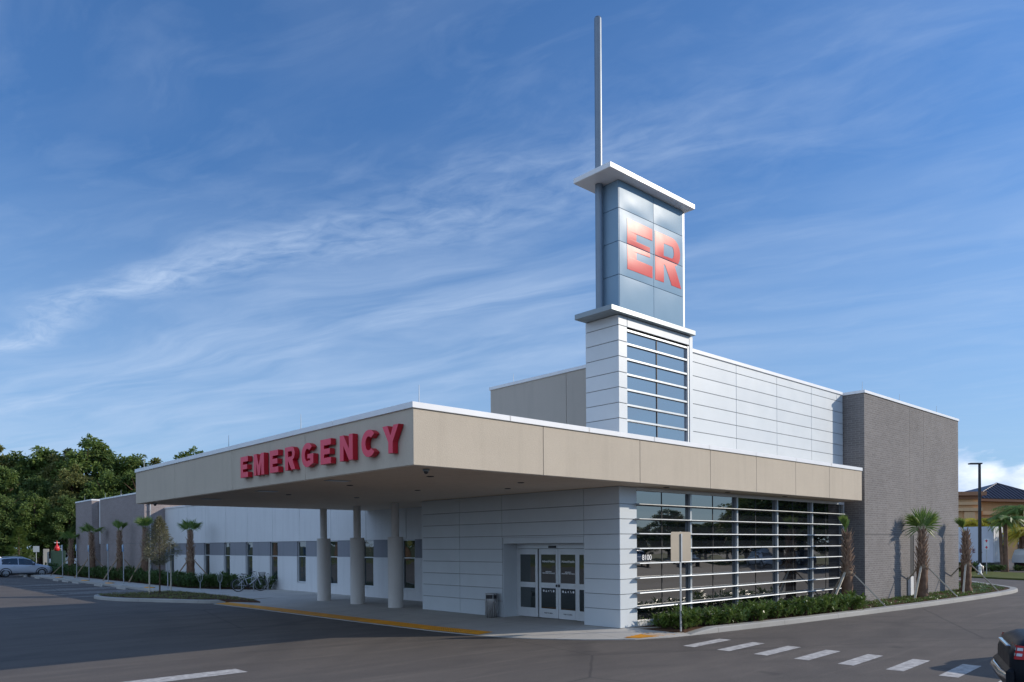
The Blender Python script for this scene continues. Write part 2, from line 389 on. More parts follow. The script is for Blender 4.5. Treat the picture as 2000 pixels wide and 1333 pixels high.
def build_world():
    w = bpy.data.worlds.new('World'); scene.world = w; w.use_nodes = True
    t = NT(w.node_tree); t.n.clear()
    out = t.add('ShaderNodeOutputWorld'); bg = t.add('ShaderNodeBackground'); t.l.new(bg.outputs[0], out.inputs[0])
    sk = t.add('ShaderNodeTexSky'); sk.sky_type = 'NISHITA'; sk.sun_disc = False
    sk.sun_elevation = sun_el; sk.sun_rotation = math.atan2(SUN.x, SUN.y)
    sk.altitude = 0; sk.air_density = 1.0; sk.dust_density = .35; sk.ozone_density = 2.2
    d = t.add('ShaderNodeTexCoord').outputs['Generated']
    sp = t.add('ShaderNodeSeparateXYZ'); t.put(sp.inputs[0], d)
    X, Y, Z = sp.outputs
    zz = t.math('ADD', t.math('MAXIMUM', Z, 0.0), .08)
    px, py = t.math('DIVIDE', X, zz), t.math('DIVIDE', Y, zz)
    az = R(99.2); ca, sa = math.cos(az), math.sin(az)
    A = t.math('ADD', t.math('MULTIPLY', px, ca), t.math('MULTIPLY', py, sa))
    B = t.math('SUBTRACT', t.math('MULTIPLY', px, sa), t.math('MULTIPLY', py, ca))
    B2 = t.math('ADD', B, t.math('MULTIPLY', A, .2))
    cb = t.add('ShaderNodeCombineXYZ'); t.put(cb.inputs[0], A); t.put(cb.inputs[1], B2)
    P = cb.outputs[0]
    warp = t.noise(P, .9, 3, .5)
    Bw = t.math('ADD', B2, t.math('MULTIPLY', t.math('SUBTRACT', warp, .5), .42))
    cw = t.add('ShaderNodeCombineXYZ'); t.put(cw.inputs[0], A); t.put(cw.inputs[1], Bw); Pw = cw.outputs[0]
    fib = t.noise(t.mapv(Pw, (.8, 3.3, 1), (0, 0, R(9))), 1.3, 7, .56, .5)
    fib2 = t.noise(t.mapv(Pw, (1.7, 3.8, 1), (0, 0, R(-14)), (3, 7, 0)), 1.9, 7, .58, .6)
    puff = t.noise(t.mapv(Pw, (3.6, 6, 1)), 2.8, 6, .60, .6)
    def gauss(v, c, wd):
        q = t.math('DIVIDE', t.math('SUBTRACT', v, c), wd)
        return t.math('POWER', 2.718, t.math('MULTIPLY', t.math('MULTIPLY', q, q), -1.0))
    # the streak spreads as it comes overhead
    wdt = t.math('ADD', .075, t.math('MULTIPLY', t.math('MAXIMUM', t.math('SUBTRACT', 2.6, A), 0.0), .085))
    q1 = t.math('DIVIDE', t.math('SUBTRACT', Bw, 1.62), wdt)
    g1 = t.math('POWER', 2.718, t.math('MULTIPLY', t.math('MULTIPLY', q1, q1), -1.0))
    g1 = t.math('MULTIPLY', g1, t.math('ADD', t.ramp(A, .4, 2.2), .15))
    streak = t.math('MULTIPLY', g1, t.math('ADD', t.math('MULTIPLY', t.ramp(puff, .32, .66), .55), t.math('MULTIPLY', t.ramp(fib2, .35, .7), .45)))
    right = t.math('ADD', .25, t.math('MULTIPLY', t.ramp(A, .7, 1.7), .75))
    g2 = t.math('MULTIPLY', t.math('MULTIPLY', gauss(Bw, 2.15, .28), t.ramp(fib, .34, .66)), right)
    g3 = t.math('MULTIPLY', t.math('MULTIPLY', gauss(Bw, 2.80, .48), t.ramp(fib, .30, .70)), right)
    gen = t.math('MULTIPLY', t.ramp(fib, .42, .78), t.math('ADD', t.math('MULTIPLY', t.ramp(warp, .35, .65), .5), .2))
    gen2 = t.math('MULTIPLY', t.ramp(fib2, .5, .85), .16)
    den = t.math('ADD', t.math('MULTIPLY', streak, .78), t.math('MULTIPLY', g2, .48))
    den = t.math('ADD', den, t.math('MULTIPLY', g3, .40)); den = t.math('ADD', den, t.math('MULTIPLY', gen, .34)); den = t.math('ADD', den, gen2)
    # low haze veil toward the horizon
    veil = t.math('MULTIPLY', t.math('SUBTRACT', 1.0, t.ramp(Z, .02, .42)), .72)
    # bright cloud sheet added out of view, behind the viewer's left, to lift the shade
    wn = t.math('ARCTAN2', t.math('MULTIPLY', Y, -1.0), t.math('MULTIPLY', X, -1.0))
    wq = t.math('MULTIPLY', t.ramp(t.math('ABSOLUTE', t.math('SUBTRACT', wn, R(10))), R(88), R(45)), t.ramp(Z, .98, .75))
    fill_cloud = t.math('MULTIPLY', wq, t.math('ADD', .55, t.math('MULTIPLY', t.ramp(fib2, .35, .65), .45)))
    # cumulus bank low in the east-north-east
    el = t.math('DIVIDE', Z, .13)
    azn = t.math('ARCTAN2', Y, X)
    cc = t.add('ShaderNodeCombineXYZ'); t.put(cc.inputs[0], t.math('MULTIPLY', azn, 10.0)); t.put(cc.inputs[1], t.math('MULTIPLY', el, 2.3))
    cn = t.noise(cc.outputs[0], 1.15, 7, .56, .3)
    cmask = t.math('MULTIPLY', gauss(azn, R(14), .24), 1.0)
    cth = t.math('SUBTRACT', t.math('ADD', t.math('MULTIPLY', cmask, .62), t.math('MULTIPLY', cn, .95)), t.math('MULTIPLY', el, 1.32))
    cum = t.math('MULTIPLY', t.ramp(cth, .10, .22), t.ramp(cmask, .05, .3))
    shade = t.ramp(t.noise(t.mapv(cc.outputs[0], (1, 1, 1), (0, 0, 0), (.06, -.22, 0)), 1.5, 6, .6), .36, .66)
    ccol = t.mix(shade, (4.6, 5.6, 7.6, 1), (8.4, 8.9, 9.4, 1))
    base = t.mix(1.0, sk.outputs[0], (.56, .875, 1.22, 1), 'MULTIPLY')
    base = t.mix(t.math('SUBTRACT', 1.0, t.ramp(Z, .05, .5)), base, t.mix(1.0, base, (.70, .70, .70, 1), 'MULTIPLY'))
    base = t.mix(veil, base, (3.1, 4.45, 6.5, 1))
    base = t.mix(t.math('MULTIPLY', den, .80), base, (4.15, 5.2, 6.9, 1))
    base = t.mix(t.math('MULTIPLY', cum, .9), base, ccol)
    base = t.mix(fill_cloud, base, (5.2, 6.8, 9.4, 1))
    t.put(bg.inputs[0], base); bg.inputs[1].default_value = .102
build_world()
vs = scene.view_settings; vs.view_transform = 'Standard'; vs.look = 'None'; vs.gamma = 1; vs.exposure = .42
scene.cycles.max_bounces = 6; scene.cycles.caustics_reflective = False; scene.cycles.caustics_refractive = False
scene.cycles.sample_clamp_indirect = 4

# ------------------------------------------------------------------ setting
def struct(name, mb, mats):
    o = mb.build(name, mats); o['kind'] = 'structure'; return o

b = MB(); b.face([(-2500,-2500,-.03),(3000,-2500,-.03),(3000,3000,-.03),(-2500,3000,-.03)]); struct('ground', b, M['dirt'])
b = MB(); b.face([(-160,-190,0),(340,-190,0),(340,86,0),(-160,86,0)]); struct('parking_lot', b, M['asphalt'])

# plaza sloping down to the drive, flat walk beyond
outer = [(12.45,32.0),(12.6,28),(12.68,21),(12.80,17.2),(13.0,15.4),(13.5,14.0),(14.3,12.85),(15.2,12.0),(16.1,11.66),(16.95,11.50)]
inner = [(15.2,32.0),(15.2,28),(15.2,21),(15.2,17.2),(15.2,15.4),(15.3,14.6),(15.5,13.9),(15.75,13.3),(16.2,12.98),(17.0,12.60)]
b = MB()
for i in range(len(outer)-1):
    (x0,y0),(x1,y1),(u0,v0),(u1,v1) = outer[i], outer[i+1], inner[i], inner[i+1]
    b.face([(x0,y0,.022),(x1,y1,.022),(u1,v1,.15),(u0,v0,.15)])
    b.face([(x0,y0,-.02),(x1,y1,-.02),(x1,y1,.022),(x0,y0,.022)])
b.face([(15.2,32,.15),(15.2,15.4,.15),(15.3,14.6,.15),(15.5,13.9,.15),(15.75,13.3,.15),(16.2,12.98,.15),(17.6,12.98,.15),(17.6,14.2,.15),(18.3,22,.15),(18.3,32,.15)])
b.prism([(14.2,32.0),(18.3,32.0),(18.3,37.4),(16.95,38.9),(15.9,40.6),(15.3,43),(15.3,78),(13.9,78),(13.9,41.1),(14.2,38.4),(14.25,34)], -.02, .15)
struct('pavement', b, M['concrete'])

def kerb(name, pts, w, h0, h1, z=0.0, side=1):
    mb = MB(); rows = []; n = len(pts)
    for i, p in enumerate(pts):
        a = Vector(pts[max(i-1,0)]); c = Vector(pts[min(i+1,n-1)]); d = (c-a).normalized(); nn = Vector((-d.y, d.x))*side
        h = h0 + (h1-h0)*min(1, i/2.0)
        p = Vector(p); r = .025
        prof = [(0, -.02), (0.012, h-r), (r+.008, h), (w, h), (w, -.02)]
        rows.append([(p.x+nn.x*u, p.y+nn.y*u, z+v) for u, v in prof])
    for i in range(n-1):
        for j in range(4): mb.face([rows[i][j], rows[i+1][j], rows[i+1][j+1], rows[i][j+1]][::side])
    for rr in (rows[0], rows[-1][::-1]): mb.face(rr)
    return struct(name, mb, M['kerb'])

def smooth(pts, k=4):
    out = []; n = len(pts)
    for i in range(n-1):
        p0, p1, p2, p3 = pts[max(i-1,0)], pts[i], pts[i+1], pts[min(i+2,n-1)]
        for j in range(k):
            u = j/k
            out.append(tuple(.5*((2*p1[a]) + (-p0[a]+p2[a])*u + (2*p0[a]-5*p1[a]+4*p2[a]-p3[a])*u*u + (-p0[a]+3*p1[a]-3*p2[a]+p3[a])*u**3) for a in (0,1)))
    return out + [tuple(pts[-1])]
kp = smooth([(16.95,11.50),(19.1,11.26),(21.7,11.0),(26.1,10.70),(32.4,10.36),(39.2,10.24),(42.6,10.55),(44.6,11.5),(47.2,13.2),(50.2,15.2),(56,20)])
kerb('kerb', kp, .32, .04, .15, 0, 1)
bed = [(p[0], p[1]+.30) for p in kp]
b = MB(); b.prism([(16.2,12.97),(16.7,11.95),(16.98,11.78)] + bed[2:] + [(52,26),(40.33,26),(40.33,13.2),(16.2,13.2)], -.02, .135); struct('planting_bed', b, M['mulch'])
isl = smooth([(13.05,32.25),(12.35,32.7),(11.7,34.0),(11.0,35.4),(10.25,36.9),(9.85,38.7),(9.95,40.2),(10.5,41.0),(12,41.1),(13.9,41.1)])
kerb('kerb', isl, .22, .06, .15, 0, -1)
b = MB(); b.prism([(x+.2 if x < 13 else x, y) for x, y in isl] + [(14.21,38.4),(14.26,34),(14.15,32.0),(13.72,30.3),(13.2,31.9)], -.02, .13); struct('planting_bed', b, M['mulch'])
b = MB(); b.prism([(15.3,78),(15.3,43),(15.9,40.6),(16.95,38.9),(18.25,37.4),(18.25,56),(20,90)], -.02, .14); struct('planting_bed', b, M['mulch'])
# kerb of the stalls
kerb('kerb', [(13.72,41.1),(13.72,60),(13.72,80)], .18, .15, .15, 0, -1)
# verge across the side road
vg = smooth([(53.5,10.2),(54.9,13.3),(57.25,17.4),(61,24),(66,33)]); b = MB()
b.prism(vg + [(74,33),(66,17),(62,8)], -.02, .10); struct('grass_verge', b, M['grass'])
b = MB(); b.prism([(-40,86),(60,86),(60,100),(-40,100)], -.02, .06); struct('grass_verge', b, M['grass'])

b = MB(); b.prism([(70,-60),(84,-34),(78,-8),(130,-8),(130,-80),(80,-80)], -.02, .08); struct('grass_verge', b, M['grass'])
b = MB(); b.prism([(-22,28),(-20,200),(-60,200),(-60,28)], -.02, .08); struct('grass_verge', b, M['grass'])
# tactile strips (truncated domes)
def dome_strip(name, quad, nx, ny, z0):
    mb = MB(); q = [Vector(p) for p in quad]
    mb.face(q)
    for i in range(nx):
        for j in range(ny):
            u, v = (i+.5)/nx, (j+.5)/ny
            p = q[0]*(1-u)*(1-v) + q[1]*u*(1-v) + q[2]*u*v + q[3]*(1-u)*v
            r = .022; k = 6
            lo = [(p.x+r*math.cos(a*1.0472), p.y+r*math.sin(a*1.0472), p.z) for a in range(k)]
            hi = [(p.x+r*.55*math.cos(a*1.0472), p.y+r*.55*math.sin(a*1.0472), p.z+.012) for a in range(k)]
            mb.grid([lo, hi], 0, False, True); mb.face(hi)
    return struct(name, mb, M['yellow'])
def zpl(x, y):   # height of the sloping plaza near its outer edge
    best = 9
    for i in range(len(outer)-1):
        a, c = Vector(outer[i]), Vector(outer[i+1]); p = Vector((x, y)); d = c-a
        u = max(0, min(1, (p-a).dot(d)/d.dot(d))); best = min(best, (p-(a+d*u)).length)
    return .022 + .128*min(1, best/2.55) + .006
def xo(y):
    for i in range(len(outer)-1):
        (x0,y0),(x1,y1) = outer[i], outer[i+1]
        if y1 <= y <= y0: return x0+(x1-x0)*(y0-y)/(y0-y1)
ys = [31.9,28,24.5,21,17.2,15.5]
b = MB()
for i in range(len(ys)-1):
    ya, yb = ys[i], ys[i+1]; xa, xb = xo(ya)+.03, xo(yb)+.03
    q = [Vector((xa,ya,.032)), Vector((xb,yb,.032)), Vector((xb+.54,yb,.060)), Vector((xa+.54,ya,.060))]
    b.face(q)
    if ya <= 21.1:
        n = int((ya-yb)/.09)
        for a in range(n):
            for c in range(7):
                u, v = (a+.5)/n, (c+.5)/7; p = q[0]*(1-u)*(1-v)+q[1]*u*(1-v)+q[2]*u*v+q[3]*(1-u)*v
                lo = [(p.x+.024*math.cos(k*1.0472), p.y+.024*math.sin(k*1.0472), p.z) for k in range(6)]
                hi = [(p.x+.014*math.cos(k*1.0472), p.y+.014*math.sin(k*1.0472), p.z+.012) for k in range(6)]
                b.grid([lo, hi], 0, False, True); b.face(hi)
struct('tactile_paving', b, M['yellow'])
dome_strip('tactile_paving', [(15.08,12.24,.052),(15.36,11.99,.036),(16.62,11.72,.036),(16.45,12.36,.088)], 14, 7, 0)

# painted markings
b = MB()
for k in range(8):
    y = 10.35 - .93*k; x0 = 15.08 - .03*k; x1 = 16.85 - .04*k
    b.face([(x0,y-.17,.004),(x1,y-.05,.004),(x1,y+.28,.004),(x0,y+.15,.004)])
struct('crosswalk_marking', b, M['white'])
b = MB(); b.face([(-1.5,14.25,.004),(6.17,14.21,.004),(6.15,14.74,.004),(-1.5,14.8,.004)])
b.face([(-6,19,.004),(-1.5,18.9,.004),(-1.5,19.2,.004),(-6,19.3,.004)])
struct('lane_line', b, M['white'])
b = MB()
for y in (41.9,44.6,46.4,49.1,50.9,53.6,56.3,58.1,60.8,63.5,66.2,68.9,71.6,74.3,77.0):
    b.face([(9.2,y,.004),(13.7,y,.004),(13.7,y+.16,.004),(9.2,y+.16,.004)])
for y in (44.6,49.1,56.3):
    for k in (.45,.9,1.35): b.face([(9.2+k,y+k,.004),(13.7,y+k,.004),(13.7,y+k+.12,.004),(9.2+k,y+k+.12,.004)])
struct('stall_lines', b, M['white'])

# ------------------------------------------------------------------ the building
B = empty('emergency_building', (16, 13, 0))
tag(B, 'modern single storey hospital emergency building with deep beige canopy, white panels and grey brick', 'building')
def part(mb, name, mats, parent=B):
    o = mb.build(name, mats)
    o.parent = parent
    r = parent
    while r.parent: r = r.parent
    if r == B: o.matrix_parent_inverse = Matrix.Translation((-16, -13, 0))
    if parent is not B: o.matrix_parent_inverse = Matrix.Identity(4)
    return o

def panel_xz(mb, y, xs, zs, gap=.014, d=.03, m=0):     # boxes on a wall facing -Y
    for i in range(len(xs)-1):
        for j in range(len(zs)-1):
            mb.box(xs[i]+gap/2, xs[i+1]-gap/2, y, y+d, zs[j]+gap/2, zs[j+1]-gap/2, m, .004)
def panel_yz(mb, x, ys, zs, gap=.014, d=.03, m=0):     # facing -X
    for i in range(len(ys)-1):
        for j in range(len(zs)-1):
            mb.box(x, x+d, ys[i]+gap/2, ys[i+1]-gap/2, zs[j]+gap/2, zs[j+1]-gap/2, m, .004)

CX0, CX1, CY0, CY1, ZS, ZT = 8.635, 29.04, 12.2, 29.26, 3.96, 5.19
b = MB()
g = .015
xs = [CX0, 12.2, 15.7, 18.92, 21.45, 23.93, 26.38, CX1]; ys = [CY0, 16.57, 20.81, 25.3, CY1]
b.box(CX0+.03, CX1-.03, CY0+.03, CY1-.03, ZS+.02, ZT-.08, 1)
panel_xz(b, CY0, xs, [ZS, ZT-.11], g); panel_yz(b, CX0, ys, [ZS, ZT-.11], g)
b.box(CX1-.03, CX1, CY0+.04, CY1, ZS, ZT-.11); b.box(CX0+.04, CX1, CY1-.03, CY1, ZS, ZT-.11)
can = part(b, 'canopy', [M['stucco'], M['joint']])
b = MB(); b.box(CX0+.031, CX1-.031, CY0+.031, CY1-.031, ZS-.004, ZS+.018)
part(b, 'soffit', M['soffit'], can)
b = MB()
e = .035
nx = 8; L = (CX1-CX0)/nx
for i in range(nx): b.box(CX0-e+(L*i if i else 0), CX0+L*(i+1)-.008, CY0-e, CY0+.22, ZT-.12, ZT, 0, .006)
for i in range(6):
    l = (CY1-CY0-.22)/6; b.box(CX0-e, CX0+.22, CY0+.222+l*i, CY0+.22+l*(i+1)-.008, ZT-.12, ZT, 0, .006)
b.box(CX1-.22, CX1+e, CY0+.222, CY1+e, ZT-.12, ZT); b.box(CX0+.222, CX1-.222, CY1-.2, CY1+e, ZT-.12, ZT)
part(b, 'coping', M['coping'], can)
b = MB(); b.box(CX0+.22, CX1-.22, CY0+.22, CY1-.2, ZT-.2, ZT-.06); part(b, 'roof_deck', M['soffit'], can)
for (x, y) in ((9.25,16.15),(9.45,20.4),(9.6,24.8)):
    b = MB(); b.box(x-.28, x+.28, y-.16, y+.16, ZS-.018, ZS-.005, 0, .004); b.box(x-.23, x+.23, y-.11, y+.11, ZS-.022, ZS-.0185, 1)
    part(b, 'soffit_light', [M['alu'], M['light']], can)
for (x, y) in ((10.3,13.9),(10.2,17.2),(13.1,13.9),(12.6,17.6),(13.0,21.5),(10.6,21.4),(14.2,15.6),(17.4,12.62),(20.5,12.62),(24,12.62)):
    b = MB(); b.lathe([(.085,-.004),(.085,-.016),(.06,-.02),(.05,-.006),(0.001,-.006)], (x,y,ZS), 16)
    part(b, 'downlight', M['dark'], can)

# entrance block in white panels, x = 15.9 facing the drive
zr = [.15, .645, 1.05, 1.455, 1.86, 2.265, 2.67, 3.075, 3.48, ZS-.006]
WX, WY, WY2 = 15.9, 13.05, 21.97
b = MB()
b.box(WX+.03, 16.64, WY+.03, 14.33, .15, ZS-.005, 1)
b.box(WX+.03, 17.6, 17.75, WY2-.03, .15, ZS-.005, 1)
b.box(WX+.03, 17.6, 14.33, 17.75, 2.62, ZS-.005, 1)
panel_yz(b, WX, [WY, 14.33], zr); panel_yz(b, WX, [17.75, 19.86, WY2], zr)
panel_yz(b, WX, [14.33, 17.75], [2.67, 3.075]); panel_yz(b, WX, [14.33, 17.75], [3.075, 3.48]); panel_yz(b, WX, [14.33, 17.75], [3.48, ZS-.006])
panel_xz(b, WY, [WX, 16.64], zr)
b.box(WX+.002, WX+.029, 14.34, 17.74, 2.625, 2.662)
b.box(WX+.031, 16.5, 17.722, 17.749, .15, 2.62); b.box(WX+.031, 16.5, 14.331, 14.36, .15, 2.62)
b.box(WX+.03, 18.19, WY2-.03, WY2, .15, ZS-.005)
b.box(WX+.031, 16.62, 14.37, 17.71, 2.44, 2.619)
ew = part(b, 'entrance_wall', [M['panel'], M['joint']])

# automatic doors
DX = 16.5
b = MB(); b.box(DX, DX+.14, 14.36, 17.72, 2.28, 2.438, 0, .006); b.box(DX-.003, DX+.14, 17.66, 17.72, .15, 2.279); b.box(DX-.003, DX+.14, 14.36, 14.42, .15, 2.279)
b.box(DX-.02, DX-.001, 14.45, 17.6, 2.40, 2.42)
dh = part(b, 'door_header', M['frame'])
b = MB(); b.box(DX-.05, DX-.002, 15.98, 16.28, 2.30, 2.36, 0, .008); part(b, 'motion_sensor', M['dark'], dh)
leafs = [(17.66, 16.80, 0), (16.78, 15.97, .05), (15.955, 15.17, .05), (15.15, 14.42, 0)]
def text_mesh(name, body, size, mt, parent, origin, xax, yax, ext=.002, bold=0.0, align='CENTER', inv=None):
    cu = bpy.data.curves.new(name, 'FONT'); cu.body = body; cu.size = size; cu.extrude = ext; cu.offset = bold; cu.align_x = align
    tmp = bpy.data.objects.new('tmp', cu); col.objects.link(tmp)
    dg = bpy.context.evaluated_depsgraph_get(); me = bpy.data.meshes.new_from_object(tmp.evaluated_get(dg))
    bpy.data.objects.remove(tmp); bpy.data.curves.remove(cu)
    xa, ya = Vector(xax), Vector(yax); za = xa.cross(ya)
    mw = Matrix((xa, ya, za)).transposed().to_4x4(); mw.translation = origin; me.transform(mw)
    me.materials.clear(); me.materials.append(mt); me.name = name
    o = bpy.data.objects.new(name, me); col.objects.link(o); o.parent = parent
    if inv: o.matrix_parent_inverse = inv
    return o
for k, (ya, yb, dx) in enumerate(leafs):
    x = DX + dx; b = MB(); y0, y1 = yb, ya; zt, zb = 2.27, .17
    st = .09
    b.box(x, x+.045, y0, y0+st, zb, zt, 0, .004); b.box(x, x+.045, y1-st, y1, zb, zt, 0, .004)
    b.box(x, x+.045, y0+st+.001, y1-st-.001, zb, zb+.28); b.box(x, x+.045, y0+st+.001, y1-st-.001, 1.08, 1.24); b.box(x, x+.045, y0+st+.001, y1-st-.001, zt-.17, zt)
    d = part(b, 'door', M['frame'])
    b = MB(); b.box(x+.016, x+.028, y0+st, y1-st, .451, 1.079); part(b, 'lower_pane', M['glassdoor'], d)
    b = MB(); b.box(x+.016, x+.028, y0+st, y1-st, 1.241, zt-.171); part(b, 'upper_pane', M['glassdoor'], d)
    yc = (y0+y1)/2
    if k in (1, 2):
        for j in range(5):      # row of pictograms
            b = MB()
            cy = yc + (2-j)*.105; cz = .99; xx = x+.0145
            if j in (0, 4):
                b.face([(xx, cy-.032*math.cos(a*math.pi/5), cz+.036*math.sin(a*math.pi/5)) for a in range(10)])
            elif j == 1: b.face([(xx,cy+.034,cz-.036),(xx,cy-.034,cz-.036),(xx,cy,cz+.036)][::-1])
            elif j == 2: b.face([(xx,cy+.036,cz),(xx,cy-.034,cz+.036),(xx,cy-.01,cz),(xx,cy-.034,cz-.036)])
            else: b.face([(xx,cy+.034,cz+.036),(xx,cy+.012,cz+.036),(xx,cy-.034,cz-.036),(xx,cy-.012,cz-.036)])
            part(b, 'pictogram', M['lettext'], d)
        inv = Matrix.Identity(4)
        text_mesh('door_lettering', 'AdventHealth', .095, M['lettext'], d, (x+.013, yc, 1.86), (0,-1,0), (0,0,1), .001, .002, inv=inv)
        text_mesh('door_lettering', 'EMERGENCY\nDEPARTMENT ENTRANCE', .045, M['lettext'], d, (x+.013, yc, 1.56), (0,-1,0), (0,0,1), .001, .001, inv=inv)
        text_mesh('door_lettering', 'PUSH TO OPEN', .05, M['dark'], d, (x-.002, yc, .30), (0,-1,0), (0,0,1), .001, .001, inv=inv)
        b = MB(); ye = y0+.045 if k == 1 else y1-.045
        b.box(x-.03, x-.001, ye-.03, ye+.03, 1.12, 1.20, 0, .006); part(b, 'lock', M['dark'], d)

# glass wall with sun louvres
GY = 13.12; GX0, GX1 = 16.66, 29.5
b = MB(); b.box(GX0, GX1, GY, GY+.03, .30, 3.86); gw = part(b, 'glass_wall', M['glass'])
b = MB(); b.box(GX0, GX1, GY-.05, GY+.03, 3.861, ZS-.006, 0); b.box(GX0, GX1, GY-.06, GY+.05, .15, .299, 0, .01); part(b, 'frame', M['frame'], gw)
for x in (19.17, 21.73, 24.28, 26.81, 29.38):
    b = MB(); b.box(x-.045, x+.045, GY-.09, GY-.001, .30, 3.86, 0, .005)
    for k in range(8): b.box(x-.02, x+.02, GY-.17, GY-.091, .655+.402*k, .685+.402*k)
    part(b, 'mullion', M['alu'], gw)
for x in (17.85, 20.45, 22.97, 25.49, 28.02):
    b = MB(); b.box(x-.012, x+.012, GY-.012, GY-.001, .30, 3.86); part(b, 'glazing_joint', M['dark'], gw)
for z in (1.09, 2.30, 3.10):
    b = MB(); b.box(GX0, GX1, GY-.010, GY-.0015, z-.009, z+.009); part(b, 'glazing_joint', M['dark'], gw)
for k in range(8):
    z = .67 + .402*k; b = MB()
    P = [(-.26,-.010),(-.25,.008),(-.20,.018),(-.12,.020),(-.09,.012),(-.09,-.012),(-.16,-.016),(-.25,-.017)]
    for (xa, xb) in ((16.52, 22.9), (22.912, 29.1)):
        r0 = [(xa, GY+u, z+v) for u, v in P]; r1 = [(xb, GY+u, z+v) for u, v in P]
        b.grid([r0, r1], 0, False, True); b.face(r0); b.face(r1[::-1])
    part(b, 'louvre', M['alu'], gw)
nm = text_mesh('street_number', '8100', .215, M['lettext'], gw, (17.14, GY-.016, 1.955), (1,0,0), (0,0,1), .002, .0015, inv=Matrix.Identity(4))

# upper volume: white panels in front, taupe flank
UZ = 8.24; UY = 13.20
zu = [4.6, 5.35, 5.77, 6.185, 6.60, 7.02, 7.44, 7.86, UZ-.10]
b = MB(); b.box(18.68, 29.7, UY+.03, 21.4, ZT-.3, UZ-.06, 1)
panel_xz(b, UY, [18.66, 21.98, 24.58, 27.11, 29.70], zu, .016)
uw = part(b, 'upper_wall', [M['panel'], M['joint']])
b = MB(); panel_yz(b, 18.65, [UY+.035, 17.55, 21.4], [4.6, UZ-.1], .014); part(b, 'flank_wall', M['beige2'], uw)
b = MB(); b.box(19.35, 29.62, UY-.04, UY+.2, UZ-.11, UZ, 0, .006); b.box(18.61, 18.85, 14.2, 21.44, UZ-.11, UZ, 0, .006); b.box(18.851, 29.62, 21.2, 21.44, UZ-.11, UZ)
part(b, 'coping', M['coping'], uw)

# brick tower
BX0, BX1, BY0, BZ = 29.78, 40.32, 12.41, 8.24
b = MB()
j1, j2, jz = 34.3, 35.9, 2.71
b.box(BX0+.02, BX1-.02, BY0+.02, 22, .1, BZ-.08, 1)
for (xa, xb) in ((BX0, j1-.008), (j1+.008, j2-.008), (j2+.008, BX1)):
    for (za, zb) in ((.1, jz-.008), (jz+.008, BZ-.1)):
        if za < 1 and xa > j1 and xa < j2:
            b.box(xa+.42, xb, BY0, BY0+.02, za, zb); b.box(xa, xa+.419, BY0, BY0+.02, za, .35)
        else: b.box(xa, xb, BY0, BY0+.02, za, zb)
b.box(BX0, BX0+.02, BY0+.021, 22, .1, BZ-.1); b.box(BX1-.02, BX1, BY0+.021, 22, .1, BZ-.1)
bw = part(b, 'brick_wall', [M['brick'], M['joint']])
b = MB(); e = .04; b.box(BX0-e, BX1+e, BY0-e, BY0+.3, BZ-.11, BZ, 0, .006); b.box(BX0-e, BX0+.3, BY0+.301, 22.04, BZ-.11, BZ, 0, .006); b.box(BX1-.3, BX1+e, BY0+.301, 22.04, BZ-.11, BZ)
b.box(BX0+.3, BX1-.3, 21.8, 22.04, BZ-.11, BZ); part(b, 'coping', M['coping'], bw)
b = MB(); b.box(BX0+.25, BX1-.25, BY0+.25, 21.8, BZ-.3, BZ-.16); part(b, 'roof_deck', M['soffit'], bw)
b = MB(); b.box(34.33, 34.70, BY0+.012, BY0+.019, .36, 2.69); part(b, 'slot_door', M['dark'], bw)
b = MB(); b.box(34.02, 34.36, BY0-.12, BY0-.001, .15, .95, 0, .01); part(b, 'utility_box', M['white2'], bw)

# tower shaft with ladder window
TX0, TX1, TY0, TY1, TZ = 15.84, 19.27, 13.0, 14.17, 8.50
zt = [5.0, 5.345, 5.755, 6.165, 6.575, 6.985, 7.40, 7.815, 8.225, TZ]
b = MB(); b.box(TX0+.03, TX1-.03, TY0+.12, TY1, ZT-.3, TZ, 1)
b.box(TX0+.031, 16.21, TY0+.031, TY0+.119, ZT-.2, TZ, 1); b.box(19.09, TX1-.031, TY0+.031, TY0+.119, ZT-.2, TZ, 1)
panel_yz(b, TX0, [TY0, TY1], zt, .016)
panel_xz(b, TY0, [TX0, 16.21], zt, .016); panel_xz(b, TY0, [19.09, TX1], [5.0, TZ], .016); panel_xz(b, TY0, [16.21, 19.09], [8.225, TZ], .016)
b.box(TX1-.03, TX1, TY0+.031, TY1, 5.0, TZ)
tw = part(b, 'tower', [M['panel'], M['joint']])
b = MB(); b.box(16.21, 19.09, TY0+.09, TY0+.115, ZT-.2, 8.22); wnd = part(b, 'tower_window', M['glassT'])
for z in (8.155, 7.79, 7.38, 6.97, 6.56, 6.15, 5.74, 5.33):
    b = MB(); b.box(16.22, 19.03, TY0+.035, TY0+.085, z-.028, z+.028, 0, .004); part(b, 'rail', M['alu'], wnd)
b = MB(); b.box(17.60, 17.625, TY0+.07, TY0+.089, ZT-.2, 8.1); part(b, 'mullion', M['dark'], wnd)
b = MB(); b.box(19.035, 19.08, TY0+.02, TY0+.089, ZT-.2, 8.20); part(b, 'side_frame', M['frame'], wnd)

# columns
for y in (28.68, 26.04, 23.41):
    b = MB(); b.lathe([(.278,0),(.278,2.55),(.265,2.565),(.001,2.565)], (15.75,y,.15), 40)
    c = part(b, 'column', M['col'])
    b = MB(); b.lathe([(.142,2.71),(.142,ZS-.006)], (15.75,y,0), 32); part(b, 'column_neck', M['col'], c)

